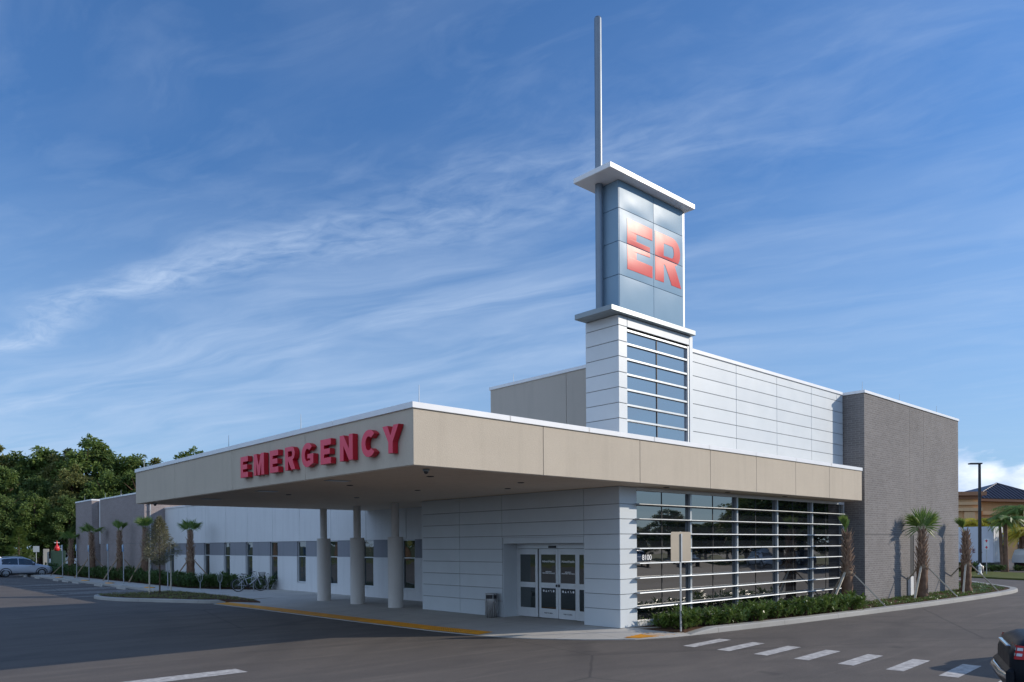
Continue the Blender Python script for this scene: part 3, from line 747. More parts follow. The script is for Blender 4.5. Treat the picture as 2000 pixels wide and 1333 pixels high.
# long wing
WG = 18.2; WT = 5.15
b = MB()
segs = sorted([22.1] + [26.25+3.1*k for k in range(9)] + [55.3])
wins = [25.67+3.1*k for k in range(9)]; wins = [w for w in wins] + [53.6-0.0]
def gaps(lo, hi, cuts):
    out = []; p = lo
    for a, c in cuts:
        if a > p: out.append((p, a))
        p = c
    if hi > p: out.append((p, hi))
    return out
cut = [(w, w+.92) for w in sorted(wins)]
b.box(WG+.14, 40, 22.0, 55.3, .1, WT-.06, 1)
for i in range(len(segs)-1):
    a, c = segs[i]+.014, segs[i+1]-.014
    b.box(WG, WG+.139, a, c, 2.66, WT-.1)
for a, c in gaps(22.1, 55.3, cut):
    b.box(WG+.02, WG+.139, a, c, 1.90, 2.652, 2)
    b.box(WG, WG+.139, a, c, .1, 1.896)
for a, c in cut: b.box(WG, WG+.139, a, c, .1, .60)
b.box(WG, 40, 55.27, 55.3, 2.6, WT-.1)
wg = part(b, 'wing_wall', [M['wing'], M['joint'], M['band']])
b = MB(); b.box(WG-.04, WG+.25, 29.3, 55.29, WT-.10, WT, 0, .006); part(b, 'coping', M['coping'], wg)
for a, c in cut:
    b = MB(); x = WG+.085
    b.box(x, x+.05, a, a+.035, .60, 2.652); b.box(x, x+.05, c-.035, c, .60, 2.652); b.box(x, x+.05, a+.036, c-.036, .60, .64); b.box(x, x+.05, a+.036, c-.036, 2.61, 2.652); b.box(x-.01, x+.05, a+.036, c-.036, 1.87, 1.91)
    b.box(WG-.02, WG+.084, a, c, .57, .599)
    w = part(b, 'window', M['frame'])
    b = MB(); b.box(x+.02, x+.03, a+.035, c-.035, .64, 2.61); part(b, 'pane', M['glassdoor'], w)
# brick end of the wing
b = MB(); b.box(16.838, 16.849, 55.29, 66.0, 2.665, 2.69); part(b, 'expansion_joint', M['joint'])
b = MB(); b.box(16.85, 40, 55.3, 66.0, .1, 6.23-.1); b.box(17.6, 40, 66.001, 66.8, .1, 6.13, 1); b.box(16.45, 40, 66.801, 71.7, .1, 6.13)
bk = part(b, 'end_brick_wall', [M['brick2'], M['wing']])
b = MB(); b.box(16.81, 17.15, 55.26, 66.0, 6.13, 6.24, 0, .006); b.box(17.151, 40, 55.26, 55.5, 6.13, 6.24); b.box(16.41, 16.8, 66.76, 71.74, 6.13, 6.24, 0, .006); b.box(16.801, 40, 66.76, 67.0, 6.13, 6.24)
part(b, 'coping', M['coping'], bk)
b = MB(); b.box(16.95, 17.3, 66.15, 66.7, 2.7, 6.13); part(b, 'white_strip', M['wing'], bk)
b = MB(); b.tube([(17.2, 55.2, .2), (17.2, 55.2, 6.1)], .05, 8)
for k in range(13): b.box(17.12, 17.28, 55.14, 55.27, .4+.45*k, .44+.45*k)
part(b, 'downpipe', M['galv'], bk)
# lightning rods
for (x, y, z, h) in ((9.0,12.5,ZT,.42),(8.75,17.0,ZT,.40),(8.75,21.3,ZT,.36),(8.75,28.7,ZT,.45),(29.95,12.55,BZ,.36),(33.6,12.55,BZ,.36),(37.9,12.55,BZ,.36),(18.8,20.3,UZ,.35),(16.7,60,6.24,.35),(16.7,64,6.24,.35),(16.6,69.5,6.24,.4)):
    b = MB(); b.tube([(x,y,z-.02),(x+.004,y,z+h)], [.011,.005], 6); b.lathe([(.03,0),(.03,.03),(.012,.045)], (x,y,z), 8); part(b, 'lightning_rod', M['alu'])

# dome cameras under the canopy
def dome_cam(x, y, label):
    o = empty('security_camera', (x, y, ZS-.006)); o.scale = (.45, .45, .55); tag(o, label, 'security camera', 'dome cameras under the canopy')
    b = MB(); b.lathe([(.001,0),(.16,0),(.16,-.05),(.12,-.09)], (0,0,0), 20); b.build('housing', M['greymetal'], o)
    b = MB(); b.lathe([(.11,-.088),(.105,-.13),(.08,-.165),(.045,-.185),(.001,-.19)], (0,0,0), 20); b.build('dome', M['glasscar'], o)
dome_cam(9.25, 12.62, 'grey dome security camera under the near corner of the canopy')
dome_cam(8.95, 28.2, 'small dome security camera under the far left corner of the canopy')

# ------------------------------------------------------------------ letters
def arc(cx, cy, rx, ry, a0, a1, n=14):
    return [(cx+rx*math.cos(R(a0+(a1-a0)*i/n)), cy+ry*math.sin(R(a0+(a1-a0)*i/n))) for i in range(n+1)]
def glyph(ch, w, s):     # unit height, width w, vertical stroke s ; returns list of splines
    t = min(.24, s*.95 if s < .3 else .22)
    if ch == 'E':
        return [[(0,0),(w,0),(w,t),(s,t),(s,.5-t*.45),(w*.9,.5-t*.45),(w*.9,.5+t*.45),(s,.5+t*.45),(s,1-t),(w,1-t),(w,1),(0,1)]]
    if ch == 'M':
        return [[(0,0),(s,0),(s,.62),(w/2-s*.38,0),(w/2+s*.38,0),(w-s,.62),(w-s,0),(w,0),(w,1),(w-s*1.15,1),(w/2,.42),(s*1.15,1),(0,1)]]
    if ch == 'N':
        return [[(0,0),(s,0),(s,.60),(w-s*1.02,0),(w,0),(w,1),(w-s,1),(w-s,.42),(s*1.02,1),(0,1)]]
    if ch == 'Y':
        return [[(w/2-s/2,0),(w/2+s/2,0),(w/2+s/2,.40),(w,1),(w-s*1.15,1),(w/2,.62),(s*1.15,1),(0,1),(w/2-s/2,.40)]]
    if ch == 'C':
        return [arc(w/2,.5,w/2,.51,42,318,22) + arc(w/2,.5,w/2-s,.51-t,312,48,18)]
    if ch == 'G':
        return [arc(w/2,.5,w/2,.51,40,300,20) + [(w,.12),(w,.53),(w*.52,.53),(w*.52,.35),(w-s*.95,.35),(w-s*.95,.24)] + arc(w/2,.5,w/2-s,.51-t,300,46,18)]
    if ch == 'R':
        r = .30; cx = w - r*.98
        return [[(0,0),(s,0),(s,.38),(s+.04,.38),(w-s*1.12,0),(w*1.03,0),(w*.76,.43)] + arc(cx,.705,r*.95,.295,-62,90,12) + [(0,1)],
                ([(s,.56)] + arc(cx-.02,.69,r*.95-s*.72,.125,-90,90,10) + [(s,.815)])[::-1]]
def letter(ch, w, s, H, ext, mt, name, parent, origin, xax, yax, bev=.004):
    cu = bpy.data.curves.new(name, 'CURVE'); cu.dimensions = '2D'; cu.fill_mode = 'BOTH'; cu.extrude = ext/2; cu.bevel_depth = bev; cu.bevel_resolution = 1
    for spn in glyph(ch, w, s):
        sp = cu.splines.new('POLY'); sp.points.add(len(spn)-1); sp.use_cyclic_u = True
        for i, (x, y) in enumerate(spn): sp.points[i].co = (x*H, y*H, 0, 1)
    tmp = bpy.data.objects.new('tmp', cu); col.objects.link(tmp)
    dg = bpy.context.evaluated_depsgraph_get(); me = bpy.data.meshes.new_from_object(tmp.evaluated_get(dg))
    bpy.data.objects.remove(tmp); bpy.data.curves.remove(cu)
    xa, ya = Vector(xax), Vector(yax); mw = Matrix((xa, ya, xa.cross(ya))).transposed().to_4x4(); mw.translation = origin; me.transform(mw)
    me.materials.clear(); me.materials.append(mt); me.name = name
    for p in me.polygons: p.use_smooth = False
    o = bpy.data.objects.new(name, me); col.objects.link(o); o.parent = parent
    return o
S = empty('emergency_sign', (8.6, 16, 4.2)); tag(S, 'big red raised letters spelling EMERGENCY on the beige canopy edge', 'sign')
lets = [('E',19.68,.46),('M',18.87,.60),('E',17.94,.46),('R',17.12,.50),('G',16.29,.56),('E',15.40,.46),('N',14.56,.53),('C',13.69,.56),('Y',12.90,.56)]
for ch, y0, w in lets:
    H = .545
    o = letter(ch, w/H, .150/H, H, .12, M['red'], 'letter', S, (8.555-8.6, y0*1.0115-16, 4.235-4.2), (0,-1,0), (0,0,1))
    o['label'] = 'raised red letter ' + ch
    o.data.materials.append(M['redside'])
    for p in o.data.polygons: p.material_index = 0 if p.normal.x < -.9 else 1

# ------------------------------------------------------------------ rooftop ER sign
S = empty('rooftop_sign', (17.5, 13.5, TZ)); tag(S, 'tall blue box sign with red ER letters between two flat slabs on the tower', 'sign')
ox, oy, oz = 17.5, 13.5, TZ
b = MB(); b.box(15.39-ox, 19.21-ox, 12.855-oy, 14.16-oy, .002, .148, 0, .012); b.build('base_slab', M['greymetal'], S)
b = MB(); b.box(15.38-ox, 19.215-ox, 12.857-oy, 14.16-oy, 12.20-oz, 12.345-oz, 0, .012); b.build('cap_slab', M['coping'], S)
zc = [8.65, 9.66, 10.56, 11.45, 12.198]
xc = [16.10, 17.61, 19.03]
FY = 13.10
def bulge(u, v): return .012*(1-(2*u-1)**2)*(1-(2*v-1)**2) + .002*math.sin(5*u+3*v)*math.sin(math.pi*u)*math.sin(math.pi*v)
b = MB(); b.box(16.11-ox, 19.02-ox, FY+.10-oy, 13.84-oy, 8.65-oz, 12.197-oz, 1)
rnd = random.Random(3)
def fsurf(x, z):
    i = 0 if x < xc[1] else 1
    j = max(k for k in range(4) if z >= zc[k]-1e-6)
    u = (x-xc[i])/(xc[i+1]-xc[i]); v = (z-zc[j])/(zc[j+1]-zc[j])
    return FY + .06 - bulge(min(1,max(0,u)), min(1,max(0,v)))
for i in range(2):
    for j in range(4):
        n = 14; rows = []
        for a in range(n+1):
            v = a/n; row = []
            for c in range(n+1):
                u = c/n; x = xc[i]+.008+(xc[i+1]-xc[i]-.016)*u; z = zc[j]+.008+(zc[j+1]-zc[j]-.016)*v
                row.append((x-ox, FY+.06-bulge(u, v)-oy, z-oz))
            rows.append(row)
        b.grid(rows, 0, True)
        x0, x1, z0, z1 = xc[i]+.008, xc[i+1]-.008, zc[j]+.008, zc[j+1]-.008
        yA, yB = FY+.06-oy, FY+.10-oy
        for p, q in (((x0,z0),(x1,z0)),((x1,z0),(x1,z1)),((x1,z1),(x0,z1)),((x0,z1),(x0,z0))):
            b.face([(p[0]-ox,yA,p[1]-oz),(q[0]-ox,yA,q[1]-oz),(q[0]-ox,yB,q[1]-oz),(p[0]-ox,yB,p[1]-oz)])
for j in range(4): b.box(16.08-ox, 16.109-ox, FY+.07-oy, 13.84-oy, zc[j]+.008-oz, zc[j+1]-.008-oz)
for j in range(4): b.box(19.021-ox, 19.04-ox, FY+.07-oy, 13.84-oy, zc[j]+.008-oz, zc[j+1]-.008-oz)
b.build('sign_box', [M['erpanel'], M['joint']], S)
# letters follow the dished panels: outline cut in fine horizontal strips
def inside(pt, polys):
    x, y = pt; r = False
    for P in polys:
        n = len(P)
        for i in range(n):
            (x0,y0),(x1,y1) = P[i], P[(i+1) % n]
            if (y0 > y) != (y1 > y) and x < (x1-x0)*(y-y0)/(y1-y0)+x0: r = not r
    return r
def spans(polys, y):
    xs_ = []
    for P in polys:
        n = len(P)
        for i in range(n):
            (x0,y0),(x1,y1) = P[i], P[(i+1) % n]
            if (y0 > y) != (y1 > y): xs_.append((x1-x0)*(y-y0)/(y1-y0)+x0)
    xs_.sort(); return list(zip(xs_[::2], xs_[1::2]))
for ch, x0, w in (('E', 16.42, 1.13), ('R', 17.67, 1.22)):
    H = 1.38; z0 = 9.875; polys = glyph(ch, w/H, .40/H); mb = MB(); n = 138
    for k in range(n):
        ya, yb = k/n, (k+1)/n; za, zb = z0+ya*H, z0+yb*H
        if any(abs((za+zb)/2-q) < .011 for q in zc): continue
        sa, sb = spans(polys, ya+1e-5), spans(polys, yb-1e-5)
        if len(sa) != len(sb): sa = sb = spans(polys, (ya+yb)/2)
        for (a0, a1), (c0, c1) in zip(sa, sb):
            m_ = 10
            r0 = []; r1 = []
            for q in range(m_+1):
                xa = x0+(a0+(a1-a0)*q/m_)*H; xb = x0+(c0+(c1-c0)*q/m_)*H
                r0.append((xa-ox, fsurf(xa, za+1e-4)-.006-oy, za-oz)); r1.append((xb-ox, fsurf(xb, zb-1e-4)-.006-oy, zb-oz))
            mb.grid([r0, r1], 0, True)
    # weld neighbouring strips for smooth shading
    o = mb.build('letter', M['erred'], S); o['label'] = 'red letter %s on blue panel' % ch
    import bmesh
    bm = bmesh.new(); bm.from_mesh(o.data); bmesh.ops.remove_doubles(bm, verts=bm.verts, dist=.0012); bm.to_mesh(o.data); bm.free()
b = MB(); b.box(19.06-ox, 19.17-ox, 13.20-oy, 13.36-oy, 8.65-oz, 12.197-oz, 0, .01); b.build('side_post', M['coping'], S)
A = empty('antenna_mast', (15.93, 13.72, 8.65)); tag(A, 'slender round grey mast rising through the slabs of the ER tower', 'mast')
b = MB(); b.tube([(0,0,0),(0,0,3.549)], .105, 20); b.lathe([(.16,0),(.16,.03),(.11,.05)], (0,0,0), 20); b.build('lower_pole', M['polemetal'], A)
b = MB(); b.tube([(0,0,3.70),(0,0,8.05)], .10, 20); b.lathe([(.10,8.05),(.085,8.09),(.03,8.11),(.001,8.11)], (0,0,0), 20); b.build('upper_pole', M['polemetal'], A)

# ------------------------------------------------------------------ plants
def leaf(mb, p, d, L, W, up, curl=.25, m=0):
    """two-quad leaf blade from p along d, width axis across"""
    d = Vector(d).normalized(); a = d.cross(Vector(up))
    a = a.normalized() if a.length > 1e-4 else Vector((1,0,0)); n = a.cross(d)
    p = Vector(p); q = p+d*L*.5+n*L*curl*.25; e = p+d*L-n*L*curl*.5
    b0 = len(mb.v); mb.v += [tuple(p), tuple(q+a*W/2), tuple(e), tuple(q-a*W/2)]
    mb.f.append((b0, b0+1, b0+2, b0+3)); mb.m.append(m); mb.s.append(False)

def shrub_mesh(seed, r, h, n, L, W, up_bias=.7):
    rn = random.Random(seed); mb = MB()
    stems = [(rn.uniform(-r,r)*.6, rn.uniform(-r,r)*.6) for _ in range(9)]
    for (sx, sy) in stems:
        hh = h*rn.uniform(.6,1.0); tx, ty = sx*1.6, sy*1.6
        for k in range(n//9):
            t = rn.random()**.7; a = rn.uniform(0, 6.283)
            p = Vector((sx+(tx-sx)*t+rn.gauss(0,.03), sy+(ty-sy)*t+rn.gauss(0,.03), hh*t*.82))
            d = Vector((math.cos(a), math.sin(a), rn.uniform(.1,1.3)*up_bias+.15))
            leaf(mb, p, d, L*rn.uniform(.6,1.15), W*rn.uniform(.7,1.2), (0,0,1), rn.uniform(.1,.6))
    return mb
def stems_mesh(seed, r, h):
    rn = random.Random(seed); mb = MB()
    for _ in range(8):
        x, y = rn.uniform(-r,r)*.5, rn.uniform(-r,r)*.5
        mb.tube([(x*.6,y*.6,0),(x,y,h*.4),(x*1.5,y*1.5,h*.75)], [.012,.009,.005], 4, 0, False)
    return mb
def shrub_protos(nm, mt, seeds, **k):
    out = []
    for s in seeds:
        o = empty(nm, (0,0,0)); shrub_mesh(s, **k).build('foliage', mt, o); stems_mesh(s, k['r'], k['h']).build('stems', M['bark'], o); out.append(o)
    return out
def scatter(protos, spots, label, cat, group, seed=1, smin=.85, smax=1.15):
    rn = random.Random(seed); used = 0
    for i, (x, y, z) in enumerate(spots):
        p = protos[i % len(protos)]
        o = p if i < len(protos) else copy_tree(p)
        o.location = (x, y, z); o.rotation_euler = (0,0,rn.uniform(0,6.28)); s = rn.uniform(smin, smax); o.scale = (s, s, s*rn.uniform(.9,1.1))
        tag(o, label, cat, group)
rn = random.Random(5)
sp = [(16.98,12.2,.12),(17.12,11.86,.12),(16.95,12.5,.13)]
x = 17.25
while x < 26.4:
    yk = 11.62 - (x-17)*.085
    for row in range(2 if x > 17.6 else 1):
        sp.append((x+rn.uniform(-.08,.08)+row*.2, yk+.28+row*.62+rn.uniform(-.07,.07), .12))
    x += .50
scatter(shrub_protos('leafy_shrub', M['shrub'], (11,12,13,14,15), r=.30, h=.52, n=190, L=.26, W=.06, up_bias=1.2),
        sp, 'glossy green leafy shrub in the mulch bed below the glass wall louvres', 'shrub', 'green shrubs below the glass wall', 7)
# the little palm seedling by the white pilaster
def fan(mb, base, d, up, Lp, Rf, spread=200, nseg=22, droop=.25, fold=.25, rn=random):
    """fan leaf: petiole and a blade of radiating folded segments"""
    d = Vector(d).normalized(); side = d.cross(Vector(up)).normalized(); nrm = side.cross(d)
    base = Vector(base); hub = base + d*Lp
    mb.bar(base, hub, .03, .014)
    for i in range(nseg):
        a = R(-spread/2 + spread*i/(nseg-1)) + rn.uniform(-.03,.03)
        dd = (d*math.cos(a)+side*math.sin(a)).normalized(); L = Rf*(.80+.20*math.cos(a*.8))*rn.uniform(.9,1.06)
        cr = nrm.cross(dd).normalized(); w = L*.040
        mid = hub + dd*L*.55 + nrm*fold*L*.12; tip = hub + dd*L + nrm*fold*L*.10 - Vector((0,0,1))*L*droop*(.3+abs(a)*.35)
        bb = len(mb.v)
        mb.v += [tuple(hub-cr*.004), tuple(mid-cr*w+nrm*w*.5), tuple(tip), tuple(mid+cr*w+nrm*w*.5), tuple(hub+cr*.004), tuple(mid-nrm*w*.3)]
        mb.f += [(bb, bb+1, bb+5), (bb+1, bb+2, bb+5), (bb+5, bb+2, bb+3), (bb+4, bb+5, bb+3)]; mb.m += [0]*4; mb.s += [False]*4

def palm(name, loc, label, group, H=2.7, r=.19, fans=(), seed=1, braces=3, ba=0.5, brl=1.25, boots=90, lum='lumber', splits=1.2):
    rn = random.Random(seed); o = empty(name, loc); tag(o, label, 'palm tree', group)
    r *= .84
    b = MB(); prof = []
    for i in range(26):
        t = i/25; rr = r*(1.18-.10*t if t < .42 else 1.02-.62*(t-.42)/.58) * (1+.05*math.sin(i*2.1))
        if t < .06: rr *= 1.18
        prof.append((rr, H*t))
    prof.append((.02, H*1.02)); b.lathe(prof, (0,0,0), 14); b.build('trunk', M['palmbark'], o)
    b = MB()
    for i in range(boots):
        t = .36+.62*i/boots; a = i*2.4+rn.uniform(-.2,.2); rr = r*(.98-.55*max(0,t-.42)/.58)
        p = Vector((math.cos(a)*rr*.85, math.sin(a)*rr*.85, H*t)); L = rn.uniform(.14,.30)*(1 if rn.random() < .8 else 1.5)
        sw = rn.choice((-1,1))*.35
        d = Vector((math.cos(a+sw)*.42, math.sin(a+sw)*.42, .95)).normalized()
        a2 = Vector((-math.sin(a), math.cos(a), 0)); out = Vector((math.cos(a), math.sin(a), 0)); w = rn.uniform(.03,.05)
        tip = p+d*L+out*rn.uniform(0,.05)
        b.grid([[p-a2*w-out*.02, p-a2*w+out*.02, p+a2*w+out*.02, p+a2*w-out*.02], [tip-a2*w*.35, tip-a2*w*.35+out*.012, tip+a2*w*.35+out*.012, tip+a2*w*.35]], 0, False, True)
        b.face([tip-a2*w*.35, tip-a2*w*.35+out*.012, tip+a2*w*.35+out*.012, tip+a2*w*.35])
    b.build('leaf_bases', M['boot'], o)
    for (az, el, lp, rf, spr, dr) in fans:
        b = MB(); a = R(az); d = Vector((math.cos(a)*math.cos(R(el)), math.sin(a)*math.cos(R(el)), math.sin(R(el))))
        fan(b, (math.cos(a)*.04, math.sin(a)*.04, H*.96), d, (-math.sin(a)*.0-math.cos(a)*math.sin(R(el)), -math.sin(a)*math.sin(R(el)), math.cos(R(el))), lp, rf, spr, 24, dr, .35, rn)
        b.build('frond', M['frond'], o)
    for k in range(braces):
        a = ba + k*2*math.pi/3; b = MB()
        b.bar((math.cos(a)*brl, math.sin(a)*brl, .0), (math.cos(a)*r*.95, math.sin(a)*r*.95, H*.46), .075, .04)
        b.build('brace', M[lum], o)
    if braces:
        b = MB(); b.lathe([(r*1.08,H*.44),(r*1.10,H*.445),(r*1.10,H*.475),(r*1.08,H*.48)], (0,0,0), 12); b.build('strap', M['lumber'], o)
    return o
G1 = 'young cabbage palms propped beside the grey brick tower'
# az of the direction facing the camera's left/right: view right is -42.6 deg
palm('cabbage_palm', (27.4,12.05,.13), 'braced cabbage palm with one narrow folded frond by the right end of the glass wall', G1, 2.62, .20,
     [(150,78,.28,.55,70,.0),(60,82,.20,.45,60,.0)], 1, 3, R(-62), 1.25, 100, 'lumberW')
palm('cabbage_palm', (33.75,11.75,.13), 'braced cabbage palm with a wide open green fan in the middle of the brick tower', G1, 2.75, .22,
     [(225,80,.25,.95,250,.12),(137,56,.30,.80,120,.3),(-43,58,.30,.85,120,.3),(45,80,.3,.85,170,.1)], 2, 3, R(-52), 1.35, 110, 'lumberW')
palm('cabbage_palm', (39.0,11.7,.13), 'braced cabbage palm with short frond bent left at the far end of the brick', G1, 2.72, .22,
     [(150,62,.30,.62,80,.1),(130,74,.25,.6,70,.1)], 3, 3, R(-48), 1.4, 110, 'lumberW')
G2 = 'young cabbage palms in the hedge along the wing'
palm('cabbage_palm', (16.85,46.8,.12), 'cabbage palm with a round green crown before the white wing windows', G2, 3.3, .23,
     [(225,70,.25,.72,210,.2),(137,40,.3,.75,150,.4),(-43,44,.3,.75,150,.4),(45,60,.3,.7,180,.3),(180,62,.3,.7,140,.3),(-20,70,.3,.7,140,.2)], 4, 3, R(200), 1.5, 120)
palm('cabbage_palm', (16.3,53.4,.12), 'bright topped cabbage palm partly hidden behind the young oak', G2, 3.55, .25,
     [(200,72,.3,.8,170,.1),(120,60,.3,.8,120,.2),(-40,66,.3,.75,120,.2),(260,64,.3,.8,120,.2)], 5, 3, R(215), 1.6, 120)
palm('cabbage_palm', (16.0,57.9,.12), 'slim cabbage palm with a small fan before the middle of the brick wing', G2, 3.45, .21,
     [(205,76,.3,.75,120,.1),(-43,58,.3,.7,90,.2),(100,74,.3,.7,90,.1)], 6, 3, R(210), 1.5, 120)
palm('cabbage_palm', (15.85,64.5,.12), 'cabbage palm with a bushy crown in front of the white strip of the brick wing', G2, 3.4, .26,
     [(215,62,.3,.9,170,.3),(137,40,.35,.9,150,.5),(-43,35,.35,.95,150,.5),(160,70,.3,.8,140,.2)], 7, 3, R(205), 1.5, 120)
palm('cabbage_palm', (15.95,71.2,.12), 'leftmost cabbage palm at the far corner of the brick wing', G2, 3.0, .24,
     [(160,45,.35,1.0,160,.6),(100,30,.35,1.0,150,.7),(-43,38,.35,.9,140,.6),(230,55,.3,.9,150,.4)], 8, 3, R(190), 1.6, 100)

o = empty('palm_seedling', (16.95,12.62,.14)); tag(o, 'small pale green palm seedling at the foot of the white pilaster', 'palm seedling')
b = MB(); rn2 = random.Random(4)
for k in range(9):
    a = k*2.4; P = [Vector((0,0,0))]
    L = rn2.uniform(.5,.75)
    for j in range(1,6):
        t = j/5; P.append(Vector((math.cos(a)*L*t*.9, math.sin(a)*L*t*.9, L*(.95*t-.75*t*t))))
    b.tube(P, [.006,.005,.004,.003,.002,.001], 4)
    for j in range(1,6):
        for q in (-1,1):
            leaf(b, P[j], Vector((math.cos(a+q*.9), math.sin(a+q*.9), .1)), .16, .025, (0,0,1), .5)
b.build('fronds', M['frond'], o)

# hedge beside the wing
sp = []; rn = random.Random(8); y = 38.3
while y < 77:
    xf = 15.75 if y > 43 else 15.75+(43-y)*.42
    sp.append((xf+rn.uniform(-.1,.1), y, .12))
    if xf+.8 < 17.9: sp.append((xf+.75+rn.uniform(-.1,.1), y+.3, .12))
    y += .78 if y < 50 else .95
scatter(shrub_protos('hedge_shrub', M['hedge'], (21,22,23,24), r=.48, h=.86, n=250, L=.34, W=.075, up_bias=1.4),
        sp, 'dark green shrub in the low hedge between the walk and the wing', 'shrub', 'hedge shrubs along the wing', 9)

# ground cover: stuff
def cover(name, pts, z, label, mt, n, L, W, seed, cx, cy):
    rn = random.Random(seed); mb = MB()
    xs_ = [p[0] for p in pts]; ys_ = [p[1] for p in pts]; k = 0
    while k < n:
        x, y = rn.uniform(min(xs_), max(xs_)), rn.uniform(min(ys_), max(ys_))
        if not inside((x, y), [pts]): continue
        if math.sin(x*2.3+1)*math.sin(y*3.1)+rn.uniform(-.8,.8) < -.25: continue
        k += 1
        for _ in range(4):
            a = rn.uniform(0,6.28); leaf(mb, (x+rn.uniform(-.05,.05), y+rn.uniform(-.05,.05), z), (math.cos(a), math.sin(a), rn.uniform(.3,1.4)), L*rn.uniform(.5,1.2), W, (0,0,1), .4)
    o = mb.build(name, mt); tag(o, label, cat, None, 'stuff'); return o
cat = 'ground cover'
cover('ground_cover', [(26.6,11.0),(32,10.75),(39,10.65),(42.5,10.95),(44.4,11.9),(47.5,13.9),(47,15),(40.5,13.0),(40.4,12.35),(26.8,12.35)], .135, 'sparse low plants over the mulch below the brick tower', M['shrub'], 1500, .12, .035, 31, 0, 0)
cover('ground_cover', [(10.05,38.7),(10.2,40.8),(13.7,40.9),(14.0,38.4),(14.1,34),(13.95,32),(13.72,30.6),(13.3,31.9),(12.5,33),(11.2,35.5)], .13, 'thin grass and low plants over the mulch of the island', M['leafC'], 1000, .17, .02, 32, 0, 0)

# ------------------------------------------------------------------ trees
def crown_mesh(seed, rx, rz, zc_, lumps, per, L, W, spread=.30, gap=.0):
    rn = random.Random(seed); mb = MB()
    for _ in range(lumps):
        while True:
            p = Vector((rn.uniform(-1,1), rn.uniform(-1,1), rn.uniform(-1,1)))
            if .25 < p.length < 1: break
        taper = 1.0 - .35*max(0, p.z)
        c = Vector((p.x*rx*taper, p.y*rx*taper, zc_+p.z*rz)); lr = rx*spread*rn.uniform(.55,1.25)
        for k in range(per):
            q = Vector((rn.gauss(0,1), rn.gauss(0,1), rn.gauss(0,1))); q = q.normalized()*rn.random()**.45
            pt = c+Vector((q.x*lr, q.y*lr, q.z*lr*.8))
            d = (q+Vector((rn.uniform(-.7,.7), rn.uniform(-.7,.7), rn.uniform(-.9,.5))))
            leaf(mb, pt, d, L*rn.uniform(.6,1.3), W*rn.uniform(.7,1.3), (rn.uniform(-1,1), rn.uniform(-1,1), 1), .3)
    return mb
def trunk_mesh(seed, h, r, nb, rx, zc_):
    rn = random.Random(seed); mb = MB()
    P = [(0,0,0)]; x = y = 0
    for i in range(1,7):
        x += rn.uniform(-.12,.12)*r*3; y += rn.uniform(-.12,.12)*r*3; P.append((x, y, h*i/6))
    mb.tube(P, [r*(1.25 if i == 0 else 1-.12*i) for i in range(7)], 9)
    for k in range(nb):
        i = rn.randint(2,5); a = rn.uniform(0,6.28); p = Vector(P[i]); L = rx*rn.uniform(.5,.95)
        q = p+Vector((math.cos(a)*L*.5, math.sin(a)*L*.5, L*.35)); e = p+Vector((math.cos(a)*L, math.sin(a)*L, L*.8))
        mb.tube([p, q, e], [r*.45, r*.28, r*.08], 6)
    return mb
def tree_proto(nm, seed, mt, H, rx, lumps, per, L, W, zlow=.25, spread=.30):
    o = empty(nm, (0,0,0)); zc_ = H*(1+zlow)/2; rz = H*(1-zlow)/2*.93
    crown_mesh(seed, rx, rz, zc_, lumps, per, L, W, spread).build('crown', mt, o)
    trunk_mesh(seed, H*.85, H*.016+.06, 9, rx, zc_).build('trunk', M['bark'], o)
    return o
protos = [tree_proto('broadleaf_tree', 41, M['leafA'], 17, 3.9, 120, 85, .48, .28, .10, .21),
          tree_proto('broadleaf_tree', 42, M['leafB'], 17, 4.2, 130, 85, .48, .28, .12, .20),
          tree_proto('broadleaf_tree', 43, M['leafC'], 17, 3.3, 100, 85, .44, .26, .16, .22),
          tree_proto('broadleaf_tree', 44, M['leafB'], 17, 3.6, 115, 85, .48, .28, .05, .20)]
# (x, y, height, proto, words)
WOOD = [(16.0,141,19.5,1,'broad tree cut by the left edge of the picture'),(21.2,139,19.2,2,'thin topped tall tree'),(24.0,135.5,18.2,0,'dark round topped tree'),
 (26.8,133.5,18.4,3,'mid green tree'),(28.6,131,18.3,2,'slim olive tree'),(31.2,128.5,19.7,1,'tallest tree with a wide domed crown'),(34.2,126,18.0,0,'tall dark tree'),
 (36.4,124,17.2,3,'upright tree whose edge meets the canopy corner'),(39.6,121.5,16.6,2,'olive tree peeping over the canopy edge'),(42.8,117.8,17.6,1,'tree top peeping over the canopy further right'),(46.5,114,15.6,0,'low tree top hidden mostly by the canopy'),
 (19.2,120,13.8,3,'lower green tree'),(22.6,117,12.8,0,'lower dark tree'),(26.0,114.5,14.2,2,'lower olive tree'),(29.2,112,13.0,1,'lower broad tree'),(32.6,110,13.6,3,'lower tree just behind the brick wing'),
 (17.6,111,9.8,0,'short dark tree'),(20.8,109.5,9.2,1,'short broad tree'),(24.0,107.5,9.6,0,'short shaded tree'),(27.4,105,8.6,2,'short bright tree'),(29.8,104,9.4,1,'short tree beside the brick wing'),
 (13.6,113,11.5,3,'tree beyond the left edge'),(14.0,128,16.5,0,'tall tree beyond the left edge'),(36.5,108,12.6,0,'tree hidden mostly by the brick wing'),(40,110,13,1,'tree behind the end of the wing')]
order = ['first','second','third','fourth','fifth','sixth','seventh','eighth','ninth','tenth','eleventh']
rn = random.Random(77)
